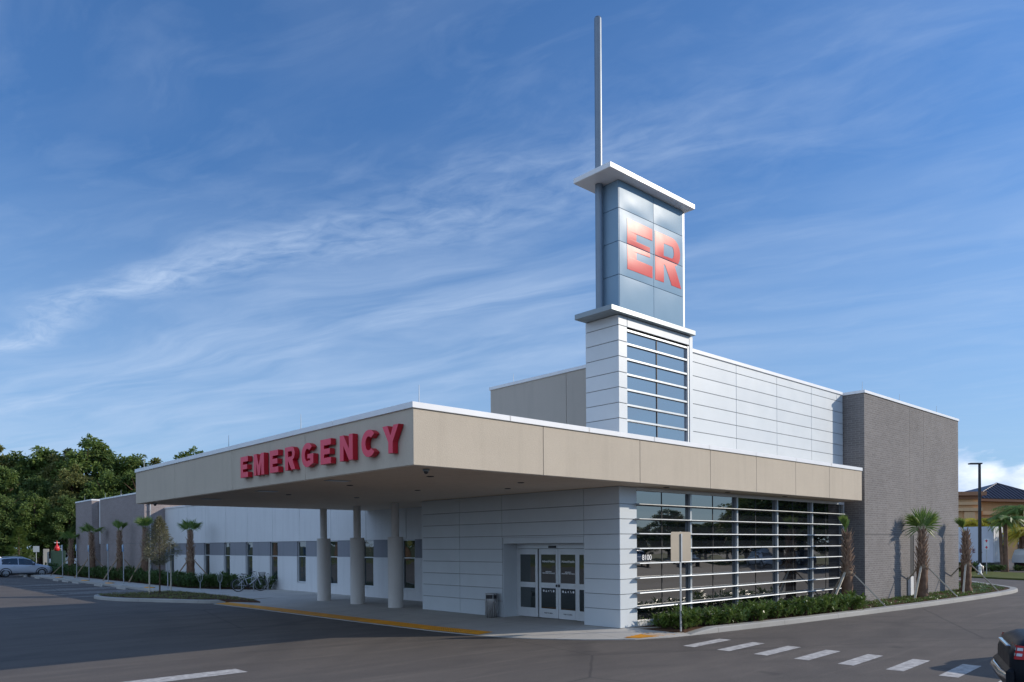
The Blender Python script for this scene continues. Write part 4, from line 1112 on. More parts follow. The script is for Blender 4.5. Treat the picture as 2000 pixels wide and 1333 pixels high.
for i, (x, y, H, k, wd) in enumerate(WOOD):
    o = protos[k] if not protos[k].get('category') else copy_tree(protos[k])
    o.location = (x, y, -.02); o.rotation_euler = (0,0,rn.uniform(0,6.28)); s = H/17; w_ = s*rn.uniform(.95,1.2); o.scale = (w_, w_, s)
    tag(o, wd + (', back row of the wood' if i < 11 else ', middle of the wood' if i < 16 else ', front of the wood'), 'tree', 'trees of the wood behind the car park')
# trees across the road behind the viewer: seen mirrored in the glass wall
MIR = [(90,-43,5.2),(92,-40,7.6),(90,-36,6.4),(95,-37,5.4),(90,-32.5,5.8),(96,-33,6.6),(90,-28.5,6.6),(86,-24,8.0),(82,-20,10),(80,-16.5,12),(79,-13.5,11.5),(80,-10,12),(88,-47,5.0),(120,-70,7.0),(130,-48,7.5),(128,-60,7.0),
 (-26,60,13),(-30,70,14),(-24,84,15),(-30,96,17),(-26,108,16),(-32,120,18),(-27,134,18),(-33,148,20),(-28,162,20),(-34,178,22),(-40,50,12),(-36,190,22)]
for i, (x, y, H) in enumerate(MIR):
    o = copy_tree(protos[i % 4]); o.location = (x, y, -.02); s = H/17; q_ = 1.9 if i < 16 else 1.2; o.scale = (s*q_, s*q_, s); o.rotation_euler = (0,0,rn.uniform(0,6.28))
    if i < 16: tag(o, 'dark bushy tree mirrored in the glass wall, standing across the lot', 'tree', 'trees mirrored in the glass wall')
    else: tag(o, 'tree mirrored in the narrow wing windows and doors', 'tree', 'trees mirrored in the wing windows')

# conifer at the edge of the wood
o = empty('small_conifer', (17.2,99.7,.06)); tag(o, 'small pointed evergreen standing behind the parked silver car', 'tree')
rn2 = random.Random(6); mb = MB()
for i in range(1500):
    t = rn2.random()**1.25; a = rn2.uniform(0,6.28); r_ = 1.35*(1-t)**.8*rn2.uniform(.2,1)**.6*(1+.35*math.sin(t*26+a))+.03
    leaf(mb, (math.cos(a)*r_*.9, math.sin(a)*r_*.9, .5+4.2*t), (math.cos(a), math.sin(a), .5), .42, .14, (0,0,1), .3)
mb.build('crown', M['leafB'], o); mb = MB(); mb.tube([(0,0,0),(0,0,4.2)], [.1,.02], 6); mb.build('trunk', M['bark'], o)

# staked young oak on the island
o = empty('young_oak', (12.75,39.6,.13)); tag(o, 'young grey green oak with thin trunk on the mulch island', 'tree')
rn2 = random.Random(16); mb = MB()
for i in range(4200):
    t = rn2.random(); prof = (math.sin(min(1, t*2.6+.12)*1.57))*(1-t)**.75*1.42
    a = rn2.uniform(0,6.28); r_ = prof*rn2.uniform(.05,1)**.5*(1+.28*math.sin(a*3+t*9)); z = 1.45+2.25*t+rn2.uniform(-.1,.1)
    a2 = a+rn2.uniform(-.6,.6)
    leaf(mb, (math.cos(a)*r_*.72, math.sin(a)*r_*.72, z), (math.cos(a2), math.sin(a2), rn2.uniform(-.3,1)), .12*rn2.uniform(.7,1.4), .045, (rn2.uniform(-.5,.5),0,1), .3)
mb.build('crown', M['oak'], o)
mb = MB(); mb.tube([(0,0,0),(.02,.01,1.3),(0,0,2.2),(.02,0,3.4)], [.04,.034,.025,.008], 8)
for i in range(16):
    a = i*2.4; z = 1.5+i*.11; L = .8*(1-i/20)
    mb.tube([(0,0,z),(math.cos(a)*L*.6,math.sin(a)*L*.6,z+L*.35),(math.cos(a)*L,math.sin(a)*L,z+L*.75)], [.014,.009,.004], 5, 0, False)
mb.build('trunk', M['bark'], o)
for (x, y, w, h) in ((12.25,39.55,'left',1.75),(13.45,40.1,'right',1.8)):
    b = MB(); b.tube([(0,0,0),(.02,.01,h)], [.038,.036], 8); b.lathe([(.036,h),(.02,h+.015),(.001,h+.018)], (.02,.01,0), 8)
    s_ = b.build('tree_stake', M['lumberW'], None, (x, y, .12)); tag(s_, 'pale wooden stake on the %s of the young oak' % w, 'stake', 'stakes beside the young oak')

# golden and green palms across the side road
def feather_palm(loc, label, H, L, n, seed, mt, grp):
    rn2 = random.Random(seed); o = empty('feather_palm', loc); tag(o, label, 'palm tree', grp)
    b = MB()
    for k in range(3):
        x, y = rn2.uniform(-.35,.35), rn2.uniform(-.35,.35); b.tube([(x,y,0),(x*1.5,y*1.5,H*.5),(x*1.8,y*1.8,H)], [.16,.12,.1], 8)
    b.build('trunk', M['palmbark'], o)
    b = MB()
    for k in range(n):
        a = rn2.uniform(0,6.28); e = rn2.uniform(.1,1.3); P = []
        for j in range(7):
            t = j/6; P.append(Vector((math.cos(a)*L*t*math.cos(e*(1-t*.6)), math.sin(a)*L*t*math.cos(e*(1-t*.6)), H+L*(math.sin(e)*t-.75*t*t))))
        b.tube(P, [.03,.026,.022,.017,.012,.008,.003], 4, 0, False)
        for j in range(22):
            t = (j+1)/22; f_ = t*6; i0 = min(5, int(f_)); p = P[i0].lerp(P[i0+1], f_-i0); d = (P[i0+1]-P[i0]).normalized(); s_ = d.cross(Vector((0,0,1))).normalized()
            for q in (-1, 1): leaf(b, p, d*.5+s_*q-Vector((0,0,.35)), L*.30*(1-.5*abs(t-.4)), .075, (0,0,1), .5)
    b.build('fronds', mt, o); return o
gp = 'feather palms beyond the side road'
feather_palm((69.4,17.9,.0), 'tall green feather palm right beside the white trailer doors', 4.0, 1.55, 26, 51, M['frond'], gp)
feather_palm((76.2,22.1,.0), 'yellow feather palm hanging over the white trailer roof', 3.9, 2.0, 30, 52, M['leafY'], gp)
feather_palm((73.6,17.6,.0), 'golden feather palm at the right edge of the picture', 3.1, 1.7, 30, 53, M['leafY'], gp)
feather_palm((78.6,19.3,.0), 'tall dark green feather palm before the metal roof', 4.9, 2.3, 28, 54, M['frond'], gp)
feather_palm((77.6,20.6,.0), 'bushy yellow palm just left of the tall green palm crown', 3.9, 1.9, 28, 55, M['leafY'], gp)
sp = [(63.5+rn.uniform(-1.2,1.2)+k*.42, 18.9-k*.66+rn.uniform(-.5,.5)+6, .08) for k in range(20)]
scatter(shrub_protos('verge_shrub', M['hedge'], (61,62), r=.6, h=.7, n=180, L=.3, W=.12), sp, 'low dark shrub on the verge in front of the trailer', 'shrub', 'verge shrubs across the side road', 12)

# ------------------------------------------------------------------ vehicles
def wheel(parent, x, y, r, w, side, spokes=5):
    wh = MB(); prof = [(r*.62,-w/2),(r*.90,-w/2),(r*.985,-w*.36),(r,-w*.2),(r,w*.2),(r*.985,w*.36),(r*.90,w/2),(r*.62,w/2)]
    wh.lathe(prof, (0,0,0), 28, 0, True, 'y'); o = wh.build('wheel', M['rubber'], parent, (x, y, r))
    b = MB(); f = -side
    yy = w*.5*side
    b.lathe([(r*.64,-.9*w/2*side*-1),(r*.60,-w*.30*side*-1),(.001,-w*.22*side*-1)][::1], (0,0,0), 24, 1, True, 'y')
    for k in range(spokes*2):
        a = k*math.pi/spokes + (.12 if k % 2 else -.12); c, s_ = math.cos(a), math.sin(a)
        b.bar((c*r*.10, -yy*-.72, s_*r*.10), (c*r*.60, -yy*-.86, s_*r*.60), r*.13, .02)
    b.lathe([(r*.64,-yy*.98*-1*-1),(r*.585,-yy*.98),(r*.585,-yy*.75)], (0,0,0), 24, 0, True, 'y')
    b.lathe([(r*.15,-yy*.9),(.001,-yy*.95)], (0,0,0), 12, 0, True, 'y')
    b.build('rim', [M['alu'], M['dark']], o)
    return o

def car(loc, rz, label, paint, stations, W, glassrange, wheels, wr=.34, cladding=True, rails=True, group=None, name='parked_car', tail='lampred'):
    """stations: (x, zbottom, zbelt, ztop, halfwidth, halfroof). x forward"""
    o = empty(name, loc, rz); tag(o, label, 'car', group)
    b = MB(); rows = []
    for (x, zb, zl, zt_, hw, hr) in stations:
        half = [(hw*.80, zb), (hw*.96, zb+.05), (hw, zb+(zl-zb)*.45), (hw*.985, zl-.10), (hw*.955, zl), (hr+(hw*.95-hr)*.35, zl+(zt_-zl)*.6), (hr, zt_-.05*(zt_-zl > .2)), (hr*.72, zt_), (0, zt_+.012)]
        rows.append([(x, -y, z) for y, z in half] + [(x, y, z) for y, z in half[::-1][1:]])
    b.grid(rows, 0, True); b.face(rows[0][::-1]); b.face(rows[-1])
    b.build('body', paint, o).data.polygons.foreach_get
    # side glass, following the tumblehome, 4 mm proud
    for side in (-1, 1):
        for (xa, xb) in glassrange:
            g_ = MB(); k = 8; top = []; bot = []
            for i in range(k+1):
                x = xa+(xb-xa)*i/k
                for q in range(len(stations)-1):
                    s0, s1 = stations[q], stations[q+1]
                    if s0[0] <= x <= s1[0] or s1[0] <= x <= s0[0]: break
                u = (x-s0[0])/(s1[0]-s0[0]); zl = s0[2]+(s1[2]-s0[2])*u; zt_ = s0[3]+(s1[3]-s0[3])*u; hw = s0[4]+(s1[4]-s0[4])*u; hr = s0[5]+(s1[5]-s0[5])*u
                def at(f):
                    z = zl+(zt_-zl)*f
                    y = hw*.955+(hr+(hw*.95-hr)*.35-hw*.955)*f/.6 if f < .6 else (hr+(hw*.95-hr)*.35)+(hr-(hr+(hw*.95-hr)*.35))*(f-.6)/.36
                    return (x, side*(y+.007), z)
                bot.append(at(.05)); top.append([at(.45), at(.86)])
            g_.grid([bot, [t_[0] for t_ in top], [t_[1] for t_ in top]], 0, True); g_.build('side_window', M['glasscar'], o)
    for (x, sgn) in wheels:
        for side in (-1, 1): wheel(o, x, side*(W-.12), wr, .22, side)
        if cladding:
            for side in (-1, 1):
                a_ = MB(); pts = []
                for i in range(13):
                    t = math.pi*i/12; pts.append((t, wr*1.10, wr*1.30))
                r0 = [(x+r1*math.cos(t), side*(W*.99), wr+r1*math.sin(t)) for t, r1, r2 in pts]; r2_ = [(x+r2*math.cos(t), side*(W+.004), wr+r2*math.sin(t)) for t, r1, r2 in pts]
                r3 = [(x+r2*math.cos(t), side*(W-.10), wr+r2*math.sin(t)) for t, r1, r2 in pts]
                a_.grid([r0, r2_, r3], 0, True); a_.build('wheel_arch', M['dark'], o)
    return o
# silver crossover, nose towards the building (+X), side seen
suv = [(-2.08,.45,.98,1.00,.72,.50),(-2.02,.32,1.02,1.10,.84,.60),(-1.75,.26,1.05,1.44,.88,.60),(-1.45,.24,1.04,1.60,.89,.60),(-.6,.24,1.01,1.66,.90,.62),(.1,.24,.98,1.63,.90,.61),(.55,.24,.97,1.45,.90,.58),(.98,.24,.97,1.08,.89,.60),(1.25,.24,.96,1.01,.88,.62),(1.75,.26,.86,.92,.85,.60),(2.02,.30,.74,.80,.78,.55),(2.12,.42,.62,.66,.66,.45)]
def add_suv(loc, label, paint, group=None):
    o = car(loc, 0, label, paint, suv, .90, [(-1.55,-.42),(-.36,.66)], [(-1.30,1),(1.28,1)], .34, group=group)
    b = MB(); b.box(-1.0,1.0,-.905,-.86,.20,.34,0,.01); b.box(-1.0,1.0,.86,.905,.20,.34,0,.01); b.box(-2.12,-1.98,-.70,.70,.26,.48,0,.02); b.box(2.0,2.15,-.62,.62,.24,.44,0,.02); b.build('lower_trim', M['dark'], o)
    for s_ in (-1,1):
        b = MB(); b.box(.62,.78,s_*.99-.09,s_*.99+.09,1.0,1.14,0,.03); b.build('mirror', M['dark'], o)
        b = MB(); b.box(-2.03,-1.72,s_*.80-.07,s_*.80+.07,.98,1.14,0,.03); b.build('tail_light', M['lampred'], o)
        b = MB(); b.box(1.82,2.05,s_*.70-.10,s_*.70+.10,.66,.80,0,.03); b.build('headlight', M['lampclear'], o)
        b = MB(); b.tube([(-1.4,s_*.60,1.63),(-1.3,s_*.60,1.70),(-.2,s_*.62,1.72),(.0,s_*.61,1.67)], .018, 6); b.build('roof_rail', M['alu'], o)
        for x in (-.30, .0):
            b = MB(); b.box(x-.02+(-.45 if x else .35),x+.13+(-.45 if x else .35),s_*.905-.02,s_*.905+.02,.86,.885,0,.006); b.build('door_handle', M['alu'], o)
    b = MB(); b.face([(-1.80,-.58,1.43),(-1.80,.58,1.43),(-2.06,.66,1.07),(-2.06,-.66,1.07)]); b.build('rear_window', M['glasscar'], o)
    b = MB(); b.face([(.60,-.55,1.45),(1.02,-.62,1.10),(1.02,.62,1.10),(.60,.55,1.45)]); b.build('windscreen', M['glasscar'], o)
    return o
add_suv((13.25,75.6,0), 'silver crossover car parked in a stall at the left edge', M['silverpaint'])
add_suv((12.0,81.0,0), 'dark charcoal car parked behind the silver one', M['darkcar'])
# cars mirrored in the glass wall
for i, (x, y) in enumerate(((70,-22),(72,-14),(75,-11.5),(68,-27))):
    o = add_suv((x, y, 0), 'parked car mirrored in the glass wall', M['silverpaint' if i % 2 else 'darkcar'], 'cars mirrored in the glass wall'); o.rotation_euler.z = 2.2

# blue and white van
o = empty('delivery_van', (12.0,88.6,0), R(4)); tag(o, 'blue and white van behind the dark car at the left edge', 'van')
b = MB(); rows = []
for (x, zb, zt_, hw) in ((-2.9,.5,2.45,.85),(-2.8,.4,2.55,.95),(.4,.4,2.58,.97),(.9,.4,2.45,.96),(1.5,.4,1.7,.95),(2.1,.45,1.25,.90),(2.2,.5,.95,.8)):
    rows.append([(x,-hw*.9,zb),(x,-hw,zb+.15),(x,-hw*.98,(zb+zt_)/2),(x,-hw*.86,zt_-.1),(x,-hw*.6,zt_),(x,hw*.6,zt_),(x,hw*.86,zt_-.1),(x,hw*.98,(zb+zt_)/2),(x,hw,zb+.15),(x,hw*.9,zb)])
b.grid(rows, 0, True); b.face(rows[0][::-1]); b.face(rows[-1]); b.build('body', M['white2'], o)
b = MB(); b.box(-2.6,.5,-.985,-.972,.8,1.9); b.build('blue_panel', M['bluepaint'], o)
b = MB(); b.face([(.95,-.80,2.38),(1.48,-.86,1.75),(1.48,.86,1.75),(.95,.80,2.38)]); b.build('windscreen', M['glasscar'], o)
b = MB(); b.box(-1.6,-.4,-.5,.5,2.585,2.78,0,.05); b.build('roof_unit', M['alu'], o)
for x in (-1.9,1.35):
    for s_ in (-1,1): wheel(o, x, s_*.82, .36, .22, s_)
# white pickup beyond the hedge
o = empty('pickup_truck', (23.6,108,0), R(160)); tag(o, 'small white truck standing far off between post and leftmost palm', 'truck')
b = MB(); rows = []
for (x, zb, zt_, hw) in ((-2.4,.5,1.1,.85),(-.6,.45,1.12,.9),(-.5,.45,1.75,.86),(.5,.45,1.78,.86),(1.0,.45,1.15,.9),(2.0,.45,1.05,.88),(2.2,.5,.8,.8)):
    rows.append([(x,-hw,zb),(x,-hw,zt_-.3),(x,-hw*.85,zt_),(x,hw*.85,zt_),(x,hw,zt_-.3),(x,hw,zb)])
b.grid(rows, 0, False); b.face(rows[0][::-1]); b.face(rows[-1]); b.build('body', M['white2'], o)
b = MB(); b.box(-.35,.6,-.875,.875,1.2,1.62,0,.03); b.build('cab_window', M['glasscar'], o)
for x in (-1.5,1.35):
    for s_ in (-1,1): wheel(o, x, s_*.78, .36, .22, s_)

# black sedan at the right: tail just inside the picture
sed = [(-2.45,.50,.78,.80,.74,.60),(-2.38,.32,.90,.96,.88,.66),(-2.20,.26,.95,1.035,.93,.66),(-1.85,.24,.96,1.055,.94,.64),(-1.35,.24,.97,1.12,.94,.60),(-.75,.24,.98,1.38,.94,.58),(0,.24,1.0,1.52,.94,.59),(.6,.24,.99,1.40,.94,.58),(1.15,.24,.98,1.10,.93,.64),(1.9,.26,.86,.92,.90,.62),(2.3,.32,.70,.76,.80,.52),(2.4,.42,.60,.62,.66,.40)]
POL = (14.02,1.16,0); PRZ = R(-69.5)
o = car(POL, PRZ, 'glossy black sedan with big red tail light cut by the right edge of the picture', M['blackpaint'], sed, .94, [(-1.15,-.2),(-.12,.75)], [(-1.42,1),(1.5,1)], .35, cladding=False)
for s_ in (-1, 1):
    b = MB()
    def tl(u, v):   # wraps from the tail to the flank
        a = u*math.pi/2
        if u < .5: x = -2.40+.03*u; y = .50+.40*(u/.5)
        else: x = -2.385+.46*((u-.5)/.5); y = .90+.045*((u-.5)/.5)
        return (x+.03*v-.02, s_*(y-.04*v+.012), .76+.19*v*(1 if u < .5 else 1-.25*(u-.5)))
    rows = [[tl(i/12, j/3) for i in range(13)] for j in range(4)]; b.grid(rows, 0, True); t_ = b.build('tail_light', M['lampred'], o)
    b = MB()
    for v0 in (.24, .64):
        for us_ in ((.6,1.6,2.6,3.4),(3.9,4.6,5.2,5.9)):
            rows = [[tuple(q+(-.006 if a == 0 else s_*.005 if a == 1 else 0) for a, q in enumerate(tl(u/10, v))) for u in us_] for v in (v0, v0+.20)]
            b.grid(rows, 0, True)
    b.build('clear_lens', M['lampclear'], t_)
b = MB(); b.tube([(-2.47,-.80,.50),(-2.52,-.45,.50),(-2.53,.45,.50),(-2.47,.80,.50)], .05, 8); b.build('bumper_strip', M['chrome'], o)
b = MB(); b.box(-2.50,-2.36,-.86,.86,.30,.62,0,.05); b.build('rear_bumper', M['blackpaint'], o)
b = MB(); b.box(-2.47,-2.40,-.50,.50,.88,.91,0,.01); b.build('chrome_strip', M['chrome'], o)
b = MB(); b.face([(-1.38,-.55,1.13),(-1.38,.55,1.13),(-.80,.52,1.40),(-.80,-.52,1.40)][::-1]); b.build('rear_window', M['glasscar'], o)

# a second dark sedan waits just outside the frame; its shadow lies over the crosswalk
car((19.35,2.67,0), R(-12), 'dark sedan just right of the picture whose shadow crosses the crosswalk', M['darkcar'], sed, .94, [(-1.15,-.2),(-.12,.75)], [(-1.42,1),(1.5,1)], .35, cladding=False)

# trailer truck
o = empty('box_trailer', (70.7,19.2,0)); tag(o, 'long white box trailer with dark red letters parked beyond the side road', 'trailer')
b = MB(); b.box(.0,2.5,.03,14,.68,3.62,0,.02)
for k in range(24): b.box(-.012,-.001,.4+k*.57,.44+k*.57,.72,3.55)
b.build('cargo_box', M['trailer'], o)
b = MB(); b.box(.06,1.235,-.005,.029,.74,3.54,0,.006); b.box(1.245,2.44,-.005,.029,.74,3.54,0,.006)
for x in (.5,.9,1.6,2.0): b.tube([(x,-.03,.76),(x,-.03,3.5)], .014, 6)
b.build('rear_door', M['trailerW'], o)
b = MB(); b.box(.0,2.5,-.02,14,.55,.676); b.box(.05,2.45,.2,13,.30,.54,0,.02); b.box(.1,2.4,-.05,.0,.35,.5); b.build('chassis', M['dark'], o)
for y in (1.2, 2.5, 11.5):
    for s_ in (0, 1):
        b = MB(); b.lathe([(.3,-.14),(.48,-.14),(.5,-.08),(.5,.08),(.48,.14),(.3,.14),(.12,.05),(.001,.05)], (0,0,0), 24, 0, True, 'x'); b.build('wheel', M['rubber'], o, (.25+s_*2.0, y, .5))
for ch, y in (('B',2.38),('E',1.92),('E',1.43),('R',.94)):
    text_mesh('letter', ch, .44, M['lettr'], o, (-.016,y,1.50), (0,-1,0), (0,0,1), .004, .012)
o = empty('truck_cab', (74.6,16.6,0), R(150)); tag(o, 'white truck front with dark windscreen at the right edge of the picture', 'truck')
b = MB(); rows = []
for (x, zb, zt_, hw) in ((-1.4,.6,3.2,1.1),(-.2,.6,3.3,1.15),(.5,.6,2.9,1.15),(1.0,.6,1.9,1.1),(2.0,.6,1.7,1.05),(2.2,.65,1.3,1.0)):
    rows.append([(x,-hw,zb),(x,-hw,zt_-.3),(x,-hw*.85,zt_),(x,hw*.85,zt_),(x,hw,zt_-.3),(x,hw,zb)])
b.grid(rows, 0, False); b.face(rows[0][::-1]); b.face(rows[-1]); b.build('body', M['white2'], o)
b = MB(); b.face([(.56,-.95,2.75),(1.0,-1.0,1.98),(1.0,1.0,1.98),(.56,.95,2.75)]); b.build('windscreen', M['glasscar'], o)
for x in (-.8,1.4):
    for s_ in (-1,1): wheel(o, x, s_*1.0, .48, .28, s_)

# tan shop building with metal roof behind
T = empty('tan_building', (112,33,0)); tag(T, 'tan and brown stucco building with dark standing seam metal roof beyond the trailer', 'building')
def tb(mb, n, m, p=None):
    o = mb.build(n, m, p or T); return o
# local frame: u runs right along the front as seen from the camera, v goes away
ux, uy = .736, -.677
def Q(u, v, z): return (u*ux + v*.677, u*uy + v*.736, z)
def qbox(mb, u0, u1, v0, v1, z0, z1, m=0):
    P = [Q(u0,v0,z0),Q(u1,v0,z0),Q(u1,v1,z0),Q(u0,v1,z0),Q(u0,v0,z1),Q(u1,v0,z1),Q(u1,v1,z1),Q(u0,v1,z1)]
    for q in ((0,3,2,1),(4,5,6,7),(0,1,5,4),(1,2,6,5),(2,3,7,6),(3,0,4,7)): mb.face([P[i] for i in q], m)
b = MB(); qbox(b,-14,1.0,0,18,0,8.0); tw_ = tb(b, 'front_block', M['tan'])
for i, (z0, z1, o_) in enumerate(((8.4,8.9,.9),(8.0,8.399,.35),(7.2,7.6,.30),(6.4,6.8,.42))):
    b = MB(); qbox(b,-14.2,1.0+o_*.6,-o_,1.5,z0,z1); tb(b, 'cornice', M['tan2'] if i < 2 else M['tantrim'], tw_)
b = MB(); qbox(b,-3.2,-1.4,-.04,-.001,1.0,5.6); qbox(b,-7.6,-5.4,-.04,-.001,1.0,5.6); tb(b, 'recessed_panel', M['tan2'], tw_)
b = MB(); qbox(b,-1.0,.4,-.25,-.001,0,6.3); qbox(b,-5.0,-3.7,-.25,-.001,0,6.3); tb(b, 'pilaster', M['tantrim'], tw_)
b = MB(); qbox(b,1.001,12.6,3.2,15.5,0,7.8); rb_ = tb(b, 'rear_block', M['tan'])
b = MB(); qbox(b,3.2,12.9,2.7,3.19,6.0,6.5); qbox(b,3.2,12.9,2.8,3.19,5.1,5.6); qbox(b,3.3,4.3,2.9,3.19,0,5.09); tb(b, 'cornice', M['tantrim'], rb_)
b = MB(); qbox(b,4.9,6.8,3.12,3.19,.8,4.6); qbox(b,8.2,10.2,3.12,3.19,.8,4.6); tb(b, 'window', M['glass'], rb_)
# pyramid roof with standing seams
b = MB(); A_, Bq, C_, D_ = Q(1.5,2.2,8.25), Q(13.0,2.2,7.9), Q(13.0,16,7.9), Q(1.5,16,8.25); ap = Q(7.8,7,10.55)
for f in ((A_,Bq,ap),(Bq,C_,ap),(C_,D_,ap),(D_,A_,ap)): b.face(f)
b.face([D_,C_,Bq,A_]); rf = tb(b, 'roof', M['roofmetal'])
b = MB(); va, vb, vp = Vector(A_), Vector(Bq), Vector(ap); nf = (vb-va).cross(vp-va).normalized()*.05
for k in range(1, 22):
    u = k/22; us = 6.3/11.5; t = u/us if u < us else (1-u)/(1-us)
    p = va.lerp(vb, u); top = va.lerp(vb, us); q = p + (vp-top)*t
    b.bar(p+nf, q+nf, .05, .09)
tb(b, 'roof_seams', M['roofmetal'], rf)
for e_ in (A_, Bq):
    b = MB(); b.tube([e_, ap], .11, 6); tb(b, 'hip_cap', M['roofmetal'], rf)
b = MB(); b.bar(va-nf*2+Vector((0,0,-.15)), vb-nf*2+Vector((0,0,-.15)), .3, .32); tb(b, 'gutter', M['tan2'], rf)

# ------------------------------------------------------------------ street furniture
o = empty('traffic_sign', (16.81,11.76,.10)); tag(o, 'square sign seen from its tan back on a steel post before the glass wall', 'sign')
b = MB(); b.box(-.022,.022,-.014,.014,0,2.62); b.build('post', M['galv'], o)
def rrect(mb, hw, z0, z1, y0, y1, r=.05, m=0):
    P = []
    for cx, cz, a0 in ((hw-r,z1-r,0),(-hw+r,z1-r,90),(-hw+r,z0+r,180),(hw-r,z0+r,270)):
        P += [(cx+r*math.cos(R(a0+k*22.5)), cz+r*math.sin(R(a0+k*22.5))) for k in range(5)]
    f0 = [(x, y0, z) for x, z in P]; f1 = [(x, y1, z) for x, z in P]
    mb.grid([f0, f1], m, False, True); mb.face(f0); mb.face(f1[::-1])
b = MB(); rrect(b, .375, 1.84, 2.61, -.020, -.0165, .05); pl = b.build('sign_plate', M['signback'], o)
b = MB(); b.box(-.024,.024,-.048,-.0205,1.84,2.56); b.build('post_top', M['galv'], o)
for c in kids(o):
    c.rotation_euler = (0,0,R(-8))
# lamp post
o = empty('street_lamp', (63.4,18.1,.08)); tag(o, 'tall black lamp post with flat square head beyond the side road', 'street lamp')
b = MB(); b.tube([(0,0,0),(0,0,8.0)], [.13,.09], 4, 0, True, False); b.lathe([(.25,0),(.25,.5),(.14,.6)], (0,0,0), 12); b.build('pole', M['pole'], o)
b = MB(); b.box(-.75,.12,-.2,.2,8.0,8.10,0,.02); b.build('lamp_head', M['pole'], o)
for c in kids(o): c.rotation_euler = (0,0,R(-42.6))
# arrow sign
o = empty('arrow_sign', (61.7,17.2,.08), R(-70)); tag(o, 'narrow white sign with two red arrows on a thin post beyond the road', 'sign')
b = MB(); b.tube([(0,0,0),(0,0,2.5)], .025, 6); b.build('post', M['galv'], o)
b = MB(); b.box(-.16,.16,-.04,-.03,1.75,2.52,0,.003); pl = b.build('sign_plate', M['white2'], o)
b = MB()
for z, s_ in ((2.36, 1), (1.91, -1)):
    for tri in (((-.10,0),(.10,0),(0,.11*s_)), ((-.04,-.09*s_),(.04,-.09*s_),(.04,0),(-.04,0))):
        P = [(x, -.0405, z+q) for x, q in tri]; b.face(P)
b.build('red_arrows', M['redsign'], pl)
o = empty('fire_hydrant', (60.6,17.3,.08)); tag(o, 'small white fire hydrant at the foot of the black lamp post', 'hydrant')
b = MB(); b.lathe([(.16,0),(.16,.05),(.10,.06),(.10,.55),(.13,.56),(.13,.60),(.10,.66),(.04,.74),(.03,.80),(.001,.80)], (0,0,0), 14); b.build('barrel', M['white2'], o)
b = MB(); b.lathe([(.06,-.2),(.06,.2)], (0,0,.45), 10, 0, True, 'x'); b.lathe([(.001,-.2),(.06,-.2)], (0,0,.45), 10, 0, True, 'x'); b.lathe([(.06,.2),(.001,.2)], (0,0,.45), 10, 0, True, 'x'); b.build('outlet', M['white2'], o)

# litter bin by the doors
o = empty('litter_bin', (15.65,17.98,.15)); o.scale = (.95,.95,.83); tag(o, 'round stainless steel litter bin with open top slot beside the entrance', 'litter bin')
b = MB(); b.lathe([(.001,0),(.19,0),(.19,.03),(.20,.04),(.20,.70)], (0,0,0), 32)
for k in range(16):
    a = k*math.pi/8; b.tube([(math.cos(a)*.201, math.sin(a)*.201, .06),(math.cos(a)*.201, math.sin(a)*.201, .68)], .006, 4, 0, False)
b.build('body', M['steel'], o)
b = MB(); b.lathe([(.17,.70),(.17,.84)], (0,0,0), 32); b.build('slot', M['dark'], o)
b = MB(); b.lathe([(.001,.84),(.205,.84),(.205,.89),(.19,.905),(.001,.905)], (0,0,0), 32); ld = b.build('lid', M['steel'], o)
for k in range(5):
    a = R(100+k*72)
    b = MB(); b.bar((math.cos(a)*.195, math.sin(a)*.195, .701),(math.cos(a)*.195, math.sin(a)*.195, .839), .05, .008); b.build('lid_post', M['steel'], ld)

# bicycle
o = empty('bicycle', (16.35,37.35,.15), R(-10)); tag(o, 'silver bicycle with front basket and mirror leaning at the bike racks', 'bicycle')
RW = .335; xr, xf = -.55, .55
for x, nm_ in ((xr,'rear'),(xf,'front')):
    b = MB(); b.torus((0,0,0), RW-.018, .019, 'y', 36, 8); w_ = b.build('wheel', M['rubber'], o, (x,0,RW))
    b = MB(); b.torus((0,0,0), RW-.045, .010, 'y', 36, 6)
    for k in range(16):
        a = k*math.pi/8; b.tube([(0,.02*(-1)**k,0),(math.cos(a+.15)*(RW-.045),0,math.sin(a+.15)*(RW-.045))], .0022, 3, 0, False)
    b.tube([(0,-.05,0),(0,.05,0)], .02, 8); b.build('rim', M['alu'], w_)
b = MB()
bb_, st, ht, hb = (-.08,0,.28), (-.24,0,.74), (.36,0,.80), (.40,0,.66)
for p, q, r_ in ((bb_,st,.017),(st,(-.26,0,.86),.013),(bb_,hb,.02),((-.20,0,.62),ht,.018),(ht,hb,.021),(bb_,(xr,.05,RW),.010),(bb_,(xr,-.05,RW),.010),((-.21,0,.66),(xr,.05,RW),.008),((-.21,0,.66),(xr,-.05,RW),.008)):
    b.tube([p, q], r_, 8)
b.build('frame', M['silverpaint'], o)
b = MB()
for s_ in (-1,1): b.tube([(.40,s_*.045,.66),(.44,s_*.05,.56),(xf,s_*.05,RW)], .012, 6)
b.bar((.40,-.06,.66),(.40,.06,.66), .03, .03); b.build('fork', M['silverpaint'], o)
b = MB(); b.tube([ht,(.33,0,.96)], .013, 8); b.tube([(.12,-.30,.98),(.26,-.24,1.0),(.34,0,.98),(.26,.24,1.0),(.12,.30,.98)], .012, 8)
hb_ = b.build('handlebar', M['steel'], o)
for s_ in (-1,1):
    b = MB(); b.tube([(.08,s_*.31,.975),(.20,s_*.275,.99)], .017, 8); b.build('grip', M['rubber'], hb_)
b = MB(); b.tube([(.20,.28,1.0),(.16,.33,1.14),(.12,.33,1.22)], .005, 5); b.lathe([(.001,-.008),(.045,-.008),(.045,.008),(.001,.008)], (.11,.33,1.26), 12, 0, True, 'x'); b.build('mirror', M['dark'], hb_)
